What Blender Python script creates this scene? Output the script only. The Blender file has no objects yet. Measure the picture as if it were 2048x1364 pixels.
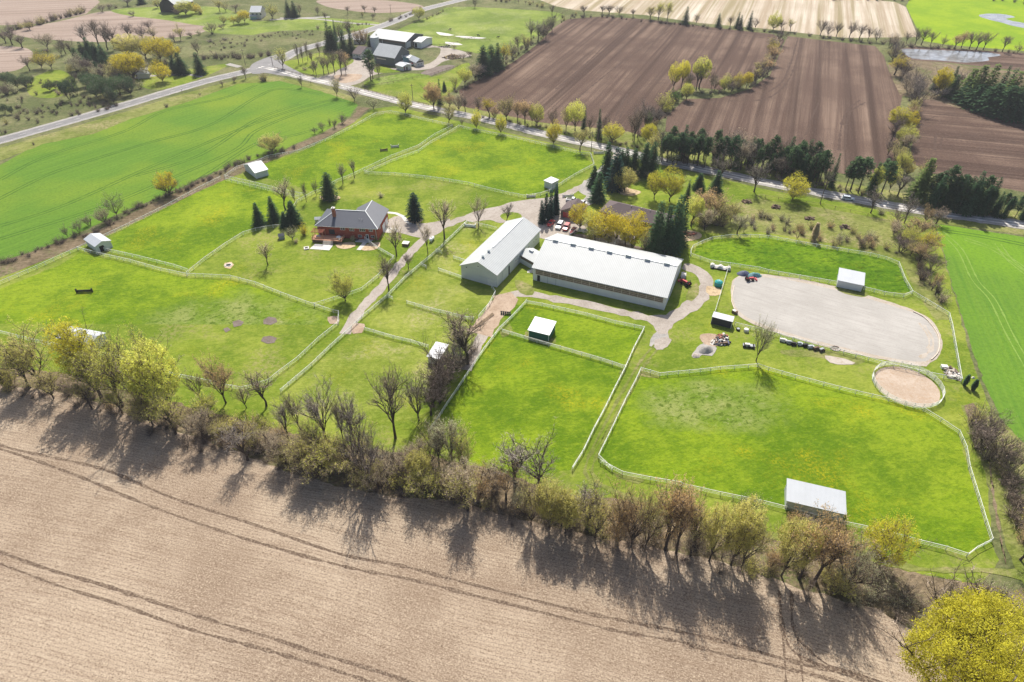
import bpy, bmesh, math, random
from mathutils import Vector, Matrix, noise
from mathutils.geometry import tessellate_polygon
R = math.radians
sc = bpy.context.scene
COL = sc.collection
# ------------------------------------------------------------------ camera
CAMH, FPX, PIT = 120.0, 1300.0, R(38.5)
cam = bpy.data.cameras.new('camera'); cam.sensor_width = 36; cam.lens = FPX / 2048 * 36
cam.clip_start = 1; cam.clip_end = 9000
camo = bpy.data.objects.new('camera', cam); COL.objects.link(camo)
camo.location = (0, 0, CAMH); camo.rotation_euler = (math.pi / 2 - PIT, 0, 0)
sc.camera = camo
# ------------------------------------------------------------------ world and sun
SUN_EL = R(49)
w = bpy.data.worlds.new('World'); sc.world = w; w.use_nodes = True
nt = w.node_tree; nt.nodes.clear()
sky = nt.nodes.new('ShaderNodeTexSky'); sky.sky_type = 'NISHITA'; sky.sun_disc = False
sky.sun_elevation = SUN_EL; sky.sun_rotation = 0.0; sky.air_density = 0.8; sky.dust_density = 3.0
bg = nt.nodes.new('ShaderNodeBackground'); bg.inputs[1].default_value = 0.11
wo = nt.nodes.new('ShaderNodeOutputWorld')
nt.links.new(sky.outputs[0], bg.inputs[0]); nt.links.new(bg.outputs[0], wo.inputs[0])
sl = bpy.data.lights.new('sun', 'SUN'); sl.energy = 4.9; sl.angle = R(0.55); sl.color = (1.0, 0.94, 0.85)
so = bpy.data.objects.new('sun', sl); COL.objects.link(so)
so.rotation_euler = (-(math.pi / 2 - SUN_EL), 0, 0)      # shines from +Y towards the camera
so.location = (0, 300, 300)
vs = sc.view_settings; vs.view_transform = 'Standard'; vs.look = 'None'; vs.exposure = 0.47; vs.gamma = 1
sc.cycles.max_bounces = 5; sc.cycles.transparent_max_bounces = 4; sc.cycles.volume_bounces = 0

# ------------------------------------------------------------------ projection helper: a photo position laid on a level plane
CP, SP = math.cos(PIT), math.sin(PIT)
def at(x, y, z=0.0):
    u = (x - 1024) / FPX; v = -(y - 682) / FPX
    d = (u, CP + v * SP, -SP + v * CP)
    t = (CAMH - z) / -d[2]
    return Vector((d[0] * t, d[1] * t, z))
def height_at(x, y, ty):
    b = at(x, y); v = -(ty - 682) / FPX
    dy, dz = CP + v * SP, -SP + v * CP
    return CAMH + dz * b.y / dy
# ------------------------------------------------------------------ materials
MATS = {}
class NB:
    def __init__(s, name, rough=0.9, spec=0.2):
        s.m = bpy.data.materials.new(name); s.m.use_nodes = True
        s.t = s.m.node_tree; s.t.nodes.clear()
        s.o = s.n('ShaderNodeOutputMaterial'); s.b = s.n('ShaderNodeBsdfPrincipled')
        s.b.inputs['Roughness'].default_value = rough
        s.b.inputs['Specular IOR Level'].default_value = spec
        s.l(s.b.outputs[0], s.o.inputs[0])
        s.tc = s.n('ShaderNodeTexCoord').outputs['Object']
    def n(s, ty, **k):
        q = s.t.nodes.new(ty)
        for a, b in k.items(): setattr(q, a, b)
        return q
    def l(s, a, b): s.t.links.new(a, b)
    def vec(s, rot=0.0, scale=(1, 1, 1), src=None):
        m = s.n('ShaderNodeMapping'); m.inputs['Rotation'].default_value = (0, 0, rot)
        m.inputs['Scale'].default_value = scale
        s.l(src or s.tc, m.inputs[0]); return m.outputs[0]
    def stretch(s, ang, scale):       # rotate first, then scale: for streaks along direction ang
        a = s.vec(-ang); return s.vec(0, scale, a)
    def noise(s, scale, detail=3, rough=0.6, vec=None, dist=0.0):
        q = s.n('ShaderNodeTexNoise'); q.inputs['Scale'].default_value = scale
        q.inputs['Detail'].default_value = detail; q.inputs['Roughness'].default_value = rough
        q.inputs['Distortion'].default_value = dist
        s.l(vec or s.tc, q.inputs['Vector']); return q.outputs[0]
    def ramp(s, f, stops, interp='LINEAR'):
        q = s.n('ShaderNodeValToRGB'); q.color_ramp.interpolation = interp
        e = q.color_ramp.elements
        while len(e) < len(stops): e.new(0.5)
        for i, (p, c) in enumerate(stops):
            e[i].position = p; e[i].color = (c, c, c, 1) if isinstance(c, (int, float)) else (*c, 1)
        s.l(f, q.inputs[0]); return q.outputs[0]
    def mix(s, f, a, b, mode='MIX'):
        q = s.n('ShaderNodeMix'); q.data_type = 'RGBA'; q.blend_type = mode
        for i, v in ((0, f), (6, a), (7, b)):
            if isinstance(v, (int, float)): q.inputs[i].default_value = v if i == 0 else (v, v, v, 1)
            elif isinstance(v, tuple): q.inputs[i].default_value = (*v, 1)
            else: s.l(v, q.inputs[i])
        return q.outputs[2]
    def math(s, op, a, b=0.0):
        q = s.n('ShaderNodeMath', operation=op)
        for i, v in ((0, a), (1, b)):
            if isinstance(v, (int, float)): q.inputs[i].default_value = v
            else: s.l(v, q.inputs[i])
        return q.outputs[0]
    def col(s, c):
        if isinstance(c, tuple): s.b.inputs['Base Color'].default_value = (*c, 1)
        else: s.l(c, s.b.inputs['Base Color'])
    def bump(s, h, strength=0.5, dist=0.2):
        q = s.n('ShaderNodeBump'); q.inputs['Strength'].default_value = strength
        q.inputs['Distance'].default_value = dist
        s.l(h, q.inputs['Height']); s.l(q.outputs[0], s.b.inputs['Normal'])

def plain(name, c, rough=0.7, spec=0.3, var=0.12, scale=1.5, metal=0.0):
    if name in MATS: return MATS[name]
    b = NB(name, rough, spec)
    f = b.noise(scale, 4, 0.65)
    b.col(b.mix(b.ramp(f, [(0.3, 0.0), (0.7, 1.0)]), tuple(v * (1 - var) for v in c), tuple(min(1, v * (1 + var)) for v in c)))
    b.b.inputs['Metallic'].default_value = metal
    MATS[name] = b.m; return b.m

def grass(name, lo, mid, hi, yellow=0.0, rough_amt=0.0, bump=0.45, soil=None, soil_amt=0.0, ang=0.2, big=0.018, weedy=()):
    b = NB(name, 1.0, 0.05)
    wv = b.stretch(ang, (0.55, 1.5, 1))
    n1 = b.noise(big, 3, 0.55, wv); n2 = b.noise(0.11, 4, 0.6, wv); n3 = b.noise(1.15, 5, 0.78, b.stretch(ang, (0.75, 1.3, 1)))
    f = b.math('ADD', b.math('MULTIPLY', n1, 0.5), b.math('MULTIPLY', n2, 0.5))
    c = b.mix(b.ramp(f, [(0.36, 0.0), (0.62, 1.0)]), mid, hi)
    c = b.mix(b.ramp(b.noise(0.035, 5, 0.68), [(0.42, 0.9), (0.58, 0.0)]), c, lo)
    c = b.mix(b.ramp(n3, [(0.3, 0.6), (0.52, 0.0)]), c, tuple(v * 0.62 for v in lo))
    c = b.mix(b.ramp(n3, [(0.52, 0.0), (0.75, 0.5)]), c, tuple(min(1, v * 1.25) for v in hi))
    n4 = b.noise(0.42, 4, 0.72, b.stretch(ang, (0.8, 1.2, 1)))
    c = b.mix(b.ramp(n4, [(0.38, 0.45), (0.50, 0.0)]), c, lo); c = b.mix(b.ramp(n4, [(0.52, 0.0), (0.66, 0.40)]), c, hi)
    if yellow:
        y = b.math('MULTIPLY', b.ramp(b.noise(0.045, 3, 0.6), [(0.56, 0.0), (0.7, 1.0)]), b.ramp(b.noise(1.4, 3, 0.8), [(0.46, 0.0), (0.6, 1.0)]))
        c = b.mix(b.math('MULTIPLY', y, yellow), c, (0.50, 0.38, 0.01))
    if soil:
        y = b.math('MULTIPLY', b.ramp(b.noise(0.06, 3, 0.6), [(0.5, 0.0), (0.64, 1.0)]), b.ramp(b.noise(0.8, 4, 0.75), [(0.44, 0.0), (0.6, 1.0)]))
        c = b.mix(b.math('MULTIPLY', y, soil_amt), c, soil)
    h = b.noise(1.1, 5, 0.75)
    if rough_amt:   # tussocks: shade of the hollows between clumps is mixed into the colour
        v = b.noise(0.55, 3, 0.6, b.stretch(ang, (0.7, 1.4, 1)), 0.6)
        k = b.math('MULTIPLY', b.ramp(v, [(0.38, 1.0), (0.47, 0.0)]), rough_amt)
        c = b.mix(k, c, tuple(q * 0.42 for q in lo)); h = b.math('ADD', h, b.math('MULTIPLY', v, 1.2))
    for cx, cy, rx, ry in weedy:      # rough, heavily grazed ground with a soft edge
        mp = b.n('ShaderNodeMapping'); mp.inputs['Location'].default_value = (-cx / rx, -cy / ry, 0); mp.inputs['Scale'].default_value = (1 / rx, 1 / ry, 0)
        b.l(b.tc, mp.inputs[0]); ln = b.n('ShaderNodeVectorMath', operation='LENGTH'); b.l(mp.outputs[0], ln.inputs[0])
        dd = b.math('ADD', ln.outputs['Value'], b.math('MULTIPLY', b.math('SUBTRACT', b.noise(0.07, 4, 0.6), 0.5), 1.3))
        msk = b.ramp(dd, [(0.45, 0.95), (1.0, 0.0)]); tv = b.noise(0.75, 4, 0.75, b.stretch(ang, (0.85, 1.15, 1)), 0.5)
        wc = b.mix(b.ramp(b.noise(0.12, 3, 0.6), [(0.42, 0.0), (0.62, 1.0)]), (0.125, 0.195, 0.022), (0.225, 0.260, 0.075))
        wc = b.mix(b.ramp(tv, [(0.40, 0.85), (0.48, 0.0)]), wc, (0.060, 0.100, 0.010)); wc = b.mix(b.ramp(tv, [(0.58, 0.0), (0.68, 0.6)]), wc, (0.32, 0.30, 0.17))
        c = b.mix(msk, c, wc)
    b.col(c); b.bump(h, bump, 0.35)
    MATS[name] = b.m; return b.m

def ell(x0, y0, x1, y1):     # ellipse on the ground from two photo corners
    a, c = at(x0, (y0 + y1) / 2), at(x1, (y0 + y1) / 2); t, u = at((x0 + x1) / 2, y0), at((x0 + x1) / 2, y1)
    return ((a.x + c.x) / 2, (t.y + u.y) / 2, abs(c.x - a.x) / 2, abs(t.y - u.y) / 2)
grass('paddock_grass', (0.078, 0.150, 0.006), (0.142, 0.230, 0.008), (0.222, 0.295, 0.018), yellow=0.45, bump=0.85, weedy=[ell(230, 570, 690, 760), ell(1240, 745, 1620, 880)])
grass('lawn_grass', (0.100, 0.160, 0.012), (0.165, 0.225, 0.020), (0.245, 0.280, 0.048), yellow=0.15, soil=(0.30, 0.25, 0.12), soil_amt=0.55)
grass('short_grass', (0.125, 0.180, 0.018), (0.200, 0.248, 0.030), (0.290, 0.315, 0.070), yellow=0.3, bump=0.7, soil=(0.38, 0.33, 0.18), soil_amt=0.6)
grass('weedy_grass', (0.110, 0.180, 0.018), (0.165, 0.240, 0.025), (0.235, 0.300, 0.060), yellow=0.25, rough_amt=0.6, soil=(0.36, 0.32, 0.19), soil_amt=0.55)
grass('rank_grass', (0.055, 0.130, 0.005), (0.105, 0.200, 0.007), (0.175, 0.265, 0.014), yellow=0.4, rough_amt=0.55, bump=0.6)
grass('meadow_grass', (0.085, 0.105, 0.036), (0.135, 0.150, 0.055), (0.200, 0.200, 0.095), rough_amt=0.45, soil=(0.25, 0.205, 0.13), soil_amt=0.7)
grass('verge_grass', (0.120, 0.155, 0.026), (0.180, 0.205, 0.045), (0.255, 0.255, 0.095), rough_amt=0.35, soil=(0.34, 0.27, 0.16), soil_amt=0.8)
grass('pasture_grass', (0.115, 0.170, 0.028), (0.165, 0.225, 0.034), (0.250, 0.300, 0.070), soil=(0.42, 0.38, 0.26), soil_amt=0.35)
grass('pond_meadow', (0.160, 0.270, 0.010), (0.205, 0.310, 0.010), (0.260, 0.350, 0.014), bump=0.2, big=0.01)
grass('leaf_litter', (0.120, 0.095, 0.055), (0.200, 0.155, 0.100), (0.290, 0.225, 0.150), rough_amt=0.45, soil=(0.11, 0.15, 0.035), soil_amt=0.8, bump=0.8)

def crop(name, lo, hi, ang, patch):
    b = NB(name, 1.0, 0.05)
    s1 = b.noise(1.0, 3, 0.6, b.stretch(ang, (0.012, 0.85, 1))); s2 = b.noise(0.02, 3, 0.5)
    c = b.mix(b.ramp(s1, [(0.3, 0.0), (0.7, 1.0)]), lo, hi)
    c = b.mix(b.ramp(s2, [(0.45, 0.0), (0.65, 0.75)]), c, patch)
    c = b.mix(b.ramp(b.noise(0.9, 4, 0.7), [(0.32, 0.45), (0.55, 0.0)]), c, tuple(v * 0.6 for v in lo))
    b.col(c); b.bump(b.noise(1.0, 4, 0.7, b.stretch(ang, (0.3, 1.5, 1))), 0.3, 0.3)
    MATS[name] = b.m
def dirang(x0, y0, x1, y1):
    a, c = at(x0, y0), at(x1, y1); return math.atan2(c.y - a.y, c.x - a.x)
crop('crop_west', (0.078, 0.168, 0.020), (0.122, 0.222, 0.026), dirang(120, 400, 400, 300), (0.185, 0.255, 0.024))
crop('crop_east', (0.090, 0.190, 0.022), (0.125, 0.225, 0.026), dirang(1900, 500, 2010, 760), (0.150, 0.280, 0.018))

def tilled(name, dark, mid, light, ang, period, amount=0.8, dist=1.2):
    b = NB(name, 1.0, 0.05)
    src = b.stretch(ang, (0.02, 1.0, 1))
    wn = b.noise(1.0 / period, 4, 0.7, src, dist * 0.2)
    patch = b.noise(0.022, 4, 0.6)
    c = b.mix(b.ramp(wn, [(0.38, 0.0), (0.66, 1.0)]), mid, light)
    c = b.mix(b.ramp(patch, [(0.42, amount), (0.58, 0.0)]), c, mid)
    c = b.mix(b.ramp(b.noise(1.0 / period * 0.8, 3, 0.6, b.stretch(ang, (0.015, 1.0, 1))), [(0.36, 0.85), (0.5, 0.0)]), c, dark)
    fine = b.noise(1.6, 4, 0.8, b.stretch(ang, (0.5, 1.6, 1)))
    c = b.mix(b.ramp(fine, [(0.35, 0.5), (0.52, 0.0)]), c, tuple(v * 0.6 for v in dark))
    c = b.mix(b.ramp(fine, [(0.54, 0.0), (0.72, 0.55)]), c, tuple(min(1, v * 1.35) for v in light))
    b.col(c); b.bump(b.noise(1.3, 5, 0.75, b.stretch(ang, (0.4, 1.5, 1))), 0.5, 0.3)
    MATS[name] = b.m
A1 = dirang(1094, 207, 1269, 50); A2 = dirang(1640, 330, 1650, 90); A3 = dirang(1880, 270, 2048, 285)
BD, BM, BL = (0.054, 0.034, 0.027), (0.090, 0.058, 0.045), (0.225, 0.160, 0.120)
tilled('ploughed_north', BD, BM, BL, A1, 5.5); tilled('ploughed_middle', BD, BM, BL, A2, 6.5, 0.6, 3.0); tilled('ploughed_east', BD, BM, BL, A3, 5.0)
tilled('stubble_far', (0.24, 0.20, 0.10), (0.34, 0.27, 0.19), (0.60, 0.54, 0.45), A2, 5.0, 0.35)
tilled('stubble_far_slant', (0.27, 0.23, 0.12), (0.36, 0.29, 0.20), (0.60, 0.54, 0.45), A1, 5.0, 0.35)
tilled('stubble_west', (0.22, 0.165, 0.13), (0.29, 0.225, 0.185), (0.37, 0.30, 0.25), dirang(60, 70, 300, 60), 4.0, 0.5)

b = NB('corn_stubble', 1.0, 0.05)       # the tan field at the foot of the view
AN = dirang(0, 1040, 700, 1222)
bend = b.n('ShaderNodeTexNoise'); bend.inputs['Scale'].default_value = 0.012; b.l(b.tc, bend.inputs['Vector'])
off = b.mix(1.0, b.tc, b.mix(1.0, bend.outputs[1], (12.0, 12.0, 12.0), 'MULTIPLY'), 'ADD')
rot = b.vec(-AN, (1, 1, 1), off)
rows = b.n('ShaderNodeTexWave', bands_direction='Y'); rows.inputs['Scale'].default_value = 0.42
rows.inputs['Distortion'].default_value = 2.0; rows.inputs['Detail'].default_value = 3; rows.inputs['Detail Scale'].default_value = 2.2
b.l(rot, rows.inputs['Vector'])
fl = b.noise(3.6, 5, 0.85, b.vec(0, (0.8, 1.2, 1), rot)); pt = b.noise(0.03, 4, 0.6)
c = b.mix(b.ramp(pt, [(0.42, 0.0), (0.58, 1.0)]), (0.268, 0.206, 0.148), (0.378, 0.304, 0.224))
c = b.mix(b.ramp(b.noise(0.8, 4, 0.7, b.vec(0, (0.05, 1.0, 1), rot)), [(0.48, 0.0), (0.68, 0.65)]), c, (0.225, 0.165, 0.115))
c = b.mix(b.ramp(rows.outputs[1], [(0.10, 0.32), (0.40, 0.0)]), c, (0.150, 0.105, 0.078))
c = b.mix(b.ramp(fl, [(0.38, 1.0), (0.47, 0.0)]), c, (0.105, 0.068, 0.046))
c = b.mix(b.ramp(fl, [(0.53, 0.0), (0.66, 0.95)]), c, (0.54, 0.45, 0.335))
b.col(c); b.bump(b.math('ADD', b.math('MULTIPLY', fl, 1.0), b.math('MULTIPLY', rows.outputs[1], 0.10)), 0.12, 0.12)
MATS['corn_stubble'] = b.m

b = NB('asphalt', 0.75, 0.3)
c = b.mix(b.ramp(b.noise(0.2, 4, 0.7), [(0.35, 0.0), (0.65, 1.0)]), (0.150, 0.148, 0.150), (0.205, 0.200, 0.200))
b.col(b.mix(b.ramp(b.noise(2.0, 3, 0.8), [(0.35, 0.4), (0.5, 0)]), c, (0.10, 0.10, 0.10))); MATS['asphalt'] = b.m
def gravel(name, a, c2, d):
    b = NB(name, 0.95, 0.15)
    c = b.mix(b.ramp(b.noise(0.16, 4, 0.7), [(0.35, 0.0), (0.65, 1.0)]), a, c2)
    c = b.mix(b.ramp(b.noise(0.9, 5, 0.75), [(0.33, 0.7), (0.5, 0)]), c, d)
    c = b.mix(b.ramp(b.noise(2.5, 3, 0.8), [(0.5, 0.0), (0.7, 0.5)]), c, tuple(min(1, v * 1.3) for v in c2))
    b.col(c); b.bump(b.noise(2.0, 4, 0.8), 0.35, 0.15); MATS[name] = b.m
gravel('gravel_road', (0.27, 0.26, 0.24), (0.37, 0.35, 0.325), (0.20, 0.19, 0.175))
gravel('driveway_gravel', (0.285, 0.25, 0.215), (0.38, 0.34, 0.30), (0.21, 0.18, 0.15))
gravel('dirt', (0.30, 0.22, 0.155), (0.42, 0.33, 0.25), (0.22, 0.155, 0.11))
gravel('sand', (0.375, 0.36, 0.335), (0.425, 0.41, 0.38), (0.34, 0.325, 0.30))
b = NB('ring_sand', 1.0, 0.05)     # harrowed riding sand
AR = dirang(1480, 590, 1840, 690)
c = b.mix(b.ramp(b.noise(0.06, 4, 0.65), [(0.35, 0.0), (0.65, 1.0)]), (0.335, 0.320, 0.295), (0.410, 0.393, 0.365))
st = b.noise(1.5, 4, 0.7, b.stretch(AR, (0.06, 1.0, 1))); c = b.mix(b.ramp(st, [(0.40, 0.45), (0.52, 0.0)]), c, (0.290, 0.275, 0.250)); c = b.mix(b.ramp(b.noise(1.8, 4, 0.8), [(0.36, 0.45), (0.46, 0.0)]), c, (0.27, 0.25, 0.225))
b.col(c); b.bump(st, 0.3, 0.1); MATS['ring_sand'] = b.m
gravel('pen_sand', (0.34, 0.26, 0.19), (0.43, 0.355, 0.285), (0.33, 0.22, 0.13))
gravel('sand_edge', (0.36, 0.31, 0.25), (0.42, 0.38, 0.33), (0.27, 0.20, 0.13))
gravel('mud', (0.13, 0.105, 0.085), (0.20, 0.165, 0.145), (0.09, 0.07, 0.055))
gravel('rubble', (0.30, 0.25, 0.20), (0.50, 0.46, 0.42), (0.12, 0.10, 0.08))
gravel('concrete', (0.50, 0.49, 0.46), (0.58, 0.57, 0.54), (0.42, 0.41, 0.38))
gravel('mulch', (0.40, 0.30, 0.18), (0.55, 0.43, 0.28), (0.13, 0.09, 0.06))
b = NB('wheel_ruts', 1.0, 0.05)
v = b.noise(2.2, 3, 0.8); b.col(b.mix(b.ramp(v, [(0.46, 0), (0.62, 1)]), (0.125, 0.088, 0.064), (0.300, 0.235, 0.170)))
b.bump(v, 0.9, 0.4); MATS['wheel_ruts'] = b.m
plain('crop_ruts', (0.050, 0.115, 0.016), 1, 0.05, 0.3); plain('crop_ruts_pale', (0.17, 0.27, 0.05), 1, 0.05, 0.25)
plain('dark_ruts', (0.085, 0.058, 0.046), 1, 0.05, 0.25, 0.5)
b = NB('water', 0.06, 0.5); b.col(b.mix(b.ramp(b.noise(0.15, 3, 0.6), [(0.4, 0), (0.6, 1)]), (0.17, 0.175, 0.18), (0.27, 0.28, 0.29))); b.bump(b.noise(3, 2, 0.5), 0.03, 0.05); MATS['water'] = b.m

def roofmat(name, c, rib=1.2, ang=0.0, rough=0.45, amt=0.12, axis='X'):
    b = NB(name, rough, 0.4)
    wv = b.n('ShaderNodeTexWave', bands_direction=axis); wv.inputs['Scale'].default_value = rib; wv.inputs['Distortion'].default_value = 0
    b.l(b.tc, wv.inputs['Vector'])
    n = b.noise(0.35, 4, 0.6)
    cc = b.mix(b.ramp(n, [(0.35, 0.0), (0.65, 1.0)]), tuple(v * 0.93 for v in c), c)
    cc = b.mix(b.ramp(wv.outputs[1], [(0.02, amt * 2.5), (0.14, 0.0)]), cc, tuple(v * 0.55 for v in c))
    b.col(cc); b.bump(wv.outputs[1], 0.15, 0.04); MATS[name] = b.m
roofmat('white_metal_roof', (0.470, 0.495, 0.495), 0.55, amt=0.3); roofmat('shed_roof', (0.45, 0.48, 0.51), 1.2, amt=0.25)
roofmat('white_siding', (0.70, 0.72, 0.72), 1.6, rough=0.55, amt=0.10); roofmat('grey_siding', (0.60, 0.63, 0.64), 1.6, rough=0.55, amt=0.10)
roofmat('slate_roof', (0.095, 0.105, 0.130), 1.25, rough=0.5, amt=0.16, axis='Y'); roofmat('pale_slate_roof', (0.125, 0.135, 0.155), 1.25, rough=0.5, amt=0.14, axis='X')
roofmat('brown_shingles', (0.115, 0.088, 0.090), 1.6, rough=0.9, amt=0.1, axis='Z'); roofmat('weathered_boards', (0.155, 0.165, 0.165), 1.5, rough=0.9, amt=0.25)
roofmat('dark_cladding', (0.030, 0.032, 0.045), 1.2, rough=0.6, amt=0.1); roofmat('green_cladding', (0.03, 0.13, 0.10), 1.5, rough=0.7, amt=0.1)
roofmat('brown_siding', (0.16, 0.12, 0.11), 1.5, amt=0.1); roofmat('deck_boards', (0.62, 0.33, 0.20), 2.2, rough=0.7, amt=0.2)
b = NB('brick', 0.9, 0.15)
bk = b.n('ShaderNodeTexBrick'); bk.inputs['Scale'].default_value = 1.0; bk.inputs['Brick Width'].default_value = 0.45; bk.inputs['Row Height'].default_value = 0.16; bk.inputs['Mortar Size'].default_value = 0.012
bk.inputs[1].default_value = (0.38, 0.075, 0.045, 1); bk.inputs[2].default_value = (0.30, 0.055, 0.036, 1); bk.inputs[3].default_value = (0.32, 0.16, 0.12, 1)
rx = b.n('ShaderNodeMapping'); rx.inputs['Rotation'].default_value = (R(90), 0, 0); b.l(b.tc, rx.inputs[0]); b.l(rx.outputs[0], bk.inputs[0]); b.col(bk.outputs[0]); MATS['brick'] = b.m
P_ = plain
P_('white_paint', (0.74, 0.76, 0.75), 0.5, 0.4, 0.06); P_('fence_white', (0.70, 0.73, 0.68), 0.6, 0.3, 0.12); P_('brown_wood', (0.17, 0.12, 0.085), 0.9, 0.1, 0.25)
P_('dark_opening', (0.012, 0.012, 0.014), 0.6); P_('window_glass', (0.03, 0.04, 0.05), 0.1, 0.6); P_('translucent_panel', (0.20, 0.15, 0.115), 0.5, 0.3, 0.35)
P_('red_paint', (0.46, 0.025, 0.03), 0.3, 0.5, 0.05); P_('pale_red_paint', (0.48, 0.06, 0.065), 0.3, 0.5, 0.05); P_('car_white', (0.74, 0.75, 0.76), 0.3, 0.5, 0.03)
P_('car_silver', (0.50, 0.56, 0.62), 0.25, 0.5, 0.03); P_('car_dark', (0.03, 0.035, 0.05), 0.3, 0.5, 0.05); P_('rubber', (0.02, 0.02, 0.02), 0.8, 0.2, 0.1)
P_('grey_metal', (0.30, 0.33, 0.35), 0.5, 0.4, 0.1); P_('vent_grey', (0.50, 0.54, 0.55), 0.5, 0.4, 0.15); P_('teal_plastic', (0.02, 0.30, 0.30), 0.4, 0.4, 0.15)
P_('navy_tarp', (0.06, 0.075, 0.13), 0.6, 0.3, 0.3); P_('teal_tarp', (0.08, 0.20, 0.22), 0.6, 0.3, 0.4); P_('black_paint', (0.015, 0.016, 0.014), 0.6, 0.3, 0.3)
P_('pallet_wood', (0.36, 0.27, 0.18), 0.9, 0.1, 0.3); P_('stone_white', (0.62, 0.60, 0.56), 0.9, 0.1, 0.2, 3); P_('cow_hide', (0.02, 0.017, 0.015), 0.8, 0.1, 0.2)
P_('cedar_frame', (0.50, 0.28, 0.16), 0.8, 0.2, 0.15); P_('dead_brush', (0.15, 0.11, 0.085), 0.9, 0.1, 0.3); P_('white_line', (0.62, 0.62, 0.60), 0.8, 0.1, 0.1)
P_('brick_red', (0.34, 0.13, 0.09), 0.9, 0.1, 0.25, 3); P_('light_blue', (0.24, 0.42, 0.47), 0.6, 0.3, 0.1); P_('timber_edge', (0.62, 0.54, 0.44), 0.8, 0.1, 0.15)
P_('pole_wood', (0.16, 0.13, 0.11), 0.9, 0.1, 0.2); P_('hay', (0.42, 0.33, 0.18), 1, 0.05, 0.3, 4)

def foliage(name, c, tr=0.55):
    m = bpy.data.materials.new(name); m.use_nodes = True; t = m.node_tree; t.nodes.clear()
    o = t.nodes.new('ShaderNodeOutputMaterial'); d = t.nodes.new('ShaderNodeBsdfDiffuse'); x = t.nodes.new('ShaderNodeBsdfTranslucent'); mx = t.nodes.new('ShaderNodeMixShader')
    tc = t.nodes.new('ShaderNodeTexCoord'); n = t.nodes.new('ShaderNodeTexNoise'); n.inputs['Scale'].default_value = 1.3; n.inputs['Detail'].default_value = 3
    oi = t.nodes.new('ShaderNodeObjectInfo')
    r = t.nodes.new('ShaderNodeValToRGB'); r.color_ramp.elements[0].position = 0.32; r.color_ramp.elements[1].position = 0.68
    r.color_ramp.elements[0].color = (*[v * 0.62 for v in c], 1); r.color_ramp.elements[1].color = (*[min(1, v * 1.28) for v in c], 1)
    hs = t.nodes.new('ShaderNodeHueSaturation'); mr = t.nodes.new('ShaderNodeMapRange'); mr.inputs[3].default_value = 0.82; mr.inputs[4].default_value = 1.18
    t.links.new(oi.outputs['Random'], mr.inputs[0]); t.links.new(mr.outputs[0], hs.inputs['Value'])
    t.links.new(tc.outputs['Object'], n.inputs['Vector']); t.links.new(n.outputs[0], r.inputs[0]); t.links.new(r.outputs[0], hs.inputs['Color'])
    t.links.new(hs.outputs[0], d.inputs[0]); t.links.new(hs.outputs[0], x.inputs[0]); mx.inputs[0].default_value = tr
    t.links.new(d.outputs[0], mx.inputs[1]); t.links.new(x.outputs[0], mx.inputs[2]); t.links.new(mx.outputs[0], o.inputs[0])
    MATS['f_' + name] = m
foliage('yellow', (0.68, 0.64, 0.075)); foliage('gold', (0.70, 0.60, 0.050)); foliage('lime', (0.66, 0.67, 0.15)); foliage('olive', (0.62, 0.58, 0.19))
foliage('rust', (0.66, 0.48, 0.24)); foliage('tan', (0.62, 0.53, 0.37)); foliage('sage', (0.56, 0.56, 0.34)); foliage('spruce', (0.068, 0.130, 0.062), 0.3)
foliage('pine', (0.095, 0.165, 0.070), 0.3); foliage('larch', (0.19, 0.27, 0.080), 0.4); foliage('greenbush', (0.13, 0.25, 0.04)); foliage('bluespruce', (0.040, 0.085, 0.065), 0.25)
foliage('twig', (0.42, 0.34, 0.26), 0.0); foliage('twig_purple', (0.33, 0.26, 0.22), 0.0); foliage('twig_grey', (0.46, 0.40, 0.34), 0.0)
P_('bark', (0.085, 0.066, 0.054), 0.95, 0.1, 0.3, 2)

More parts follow.
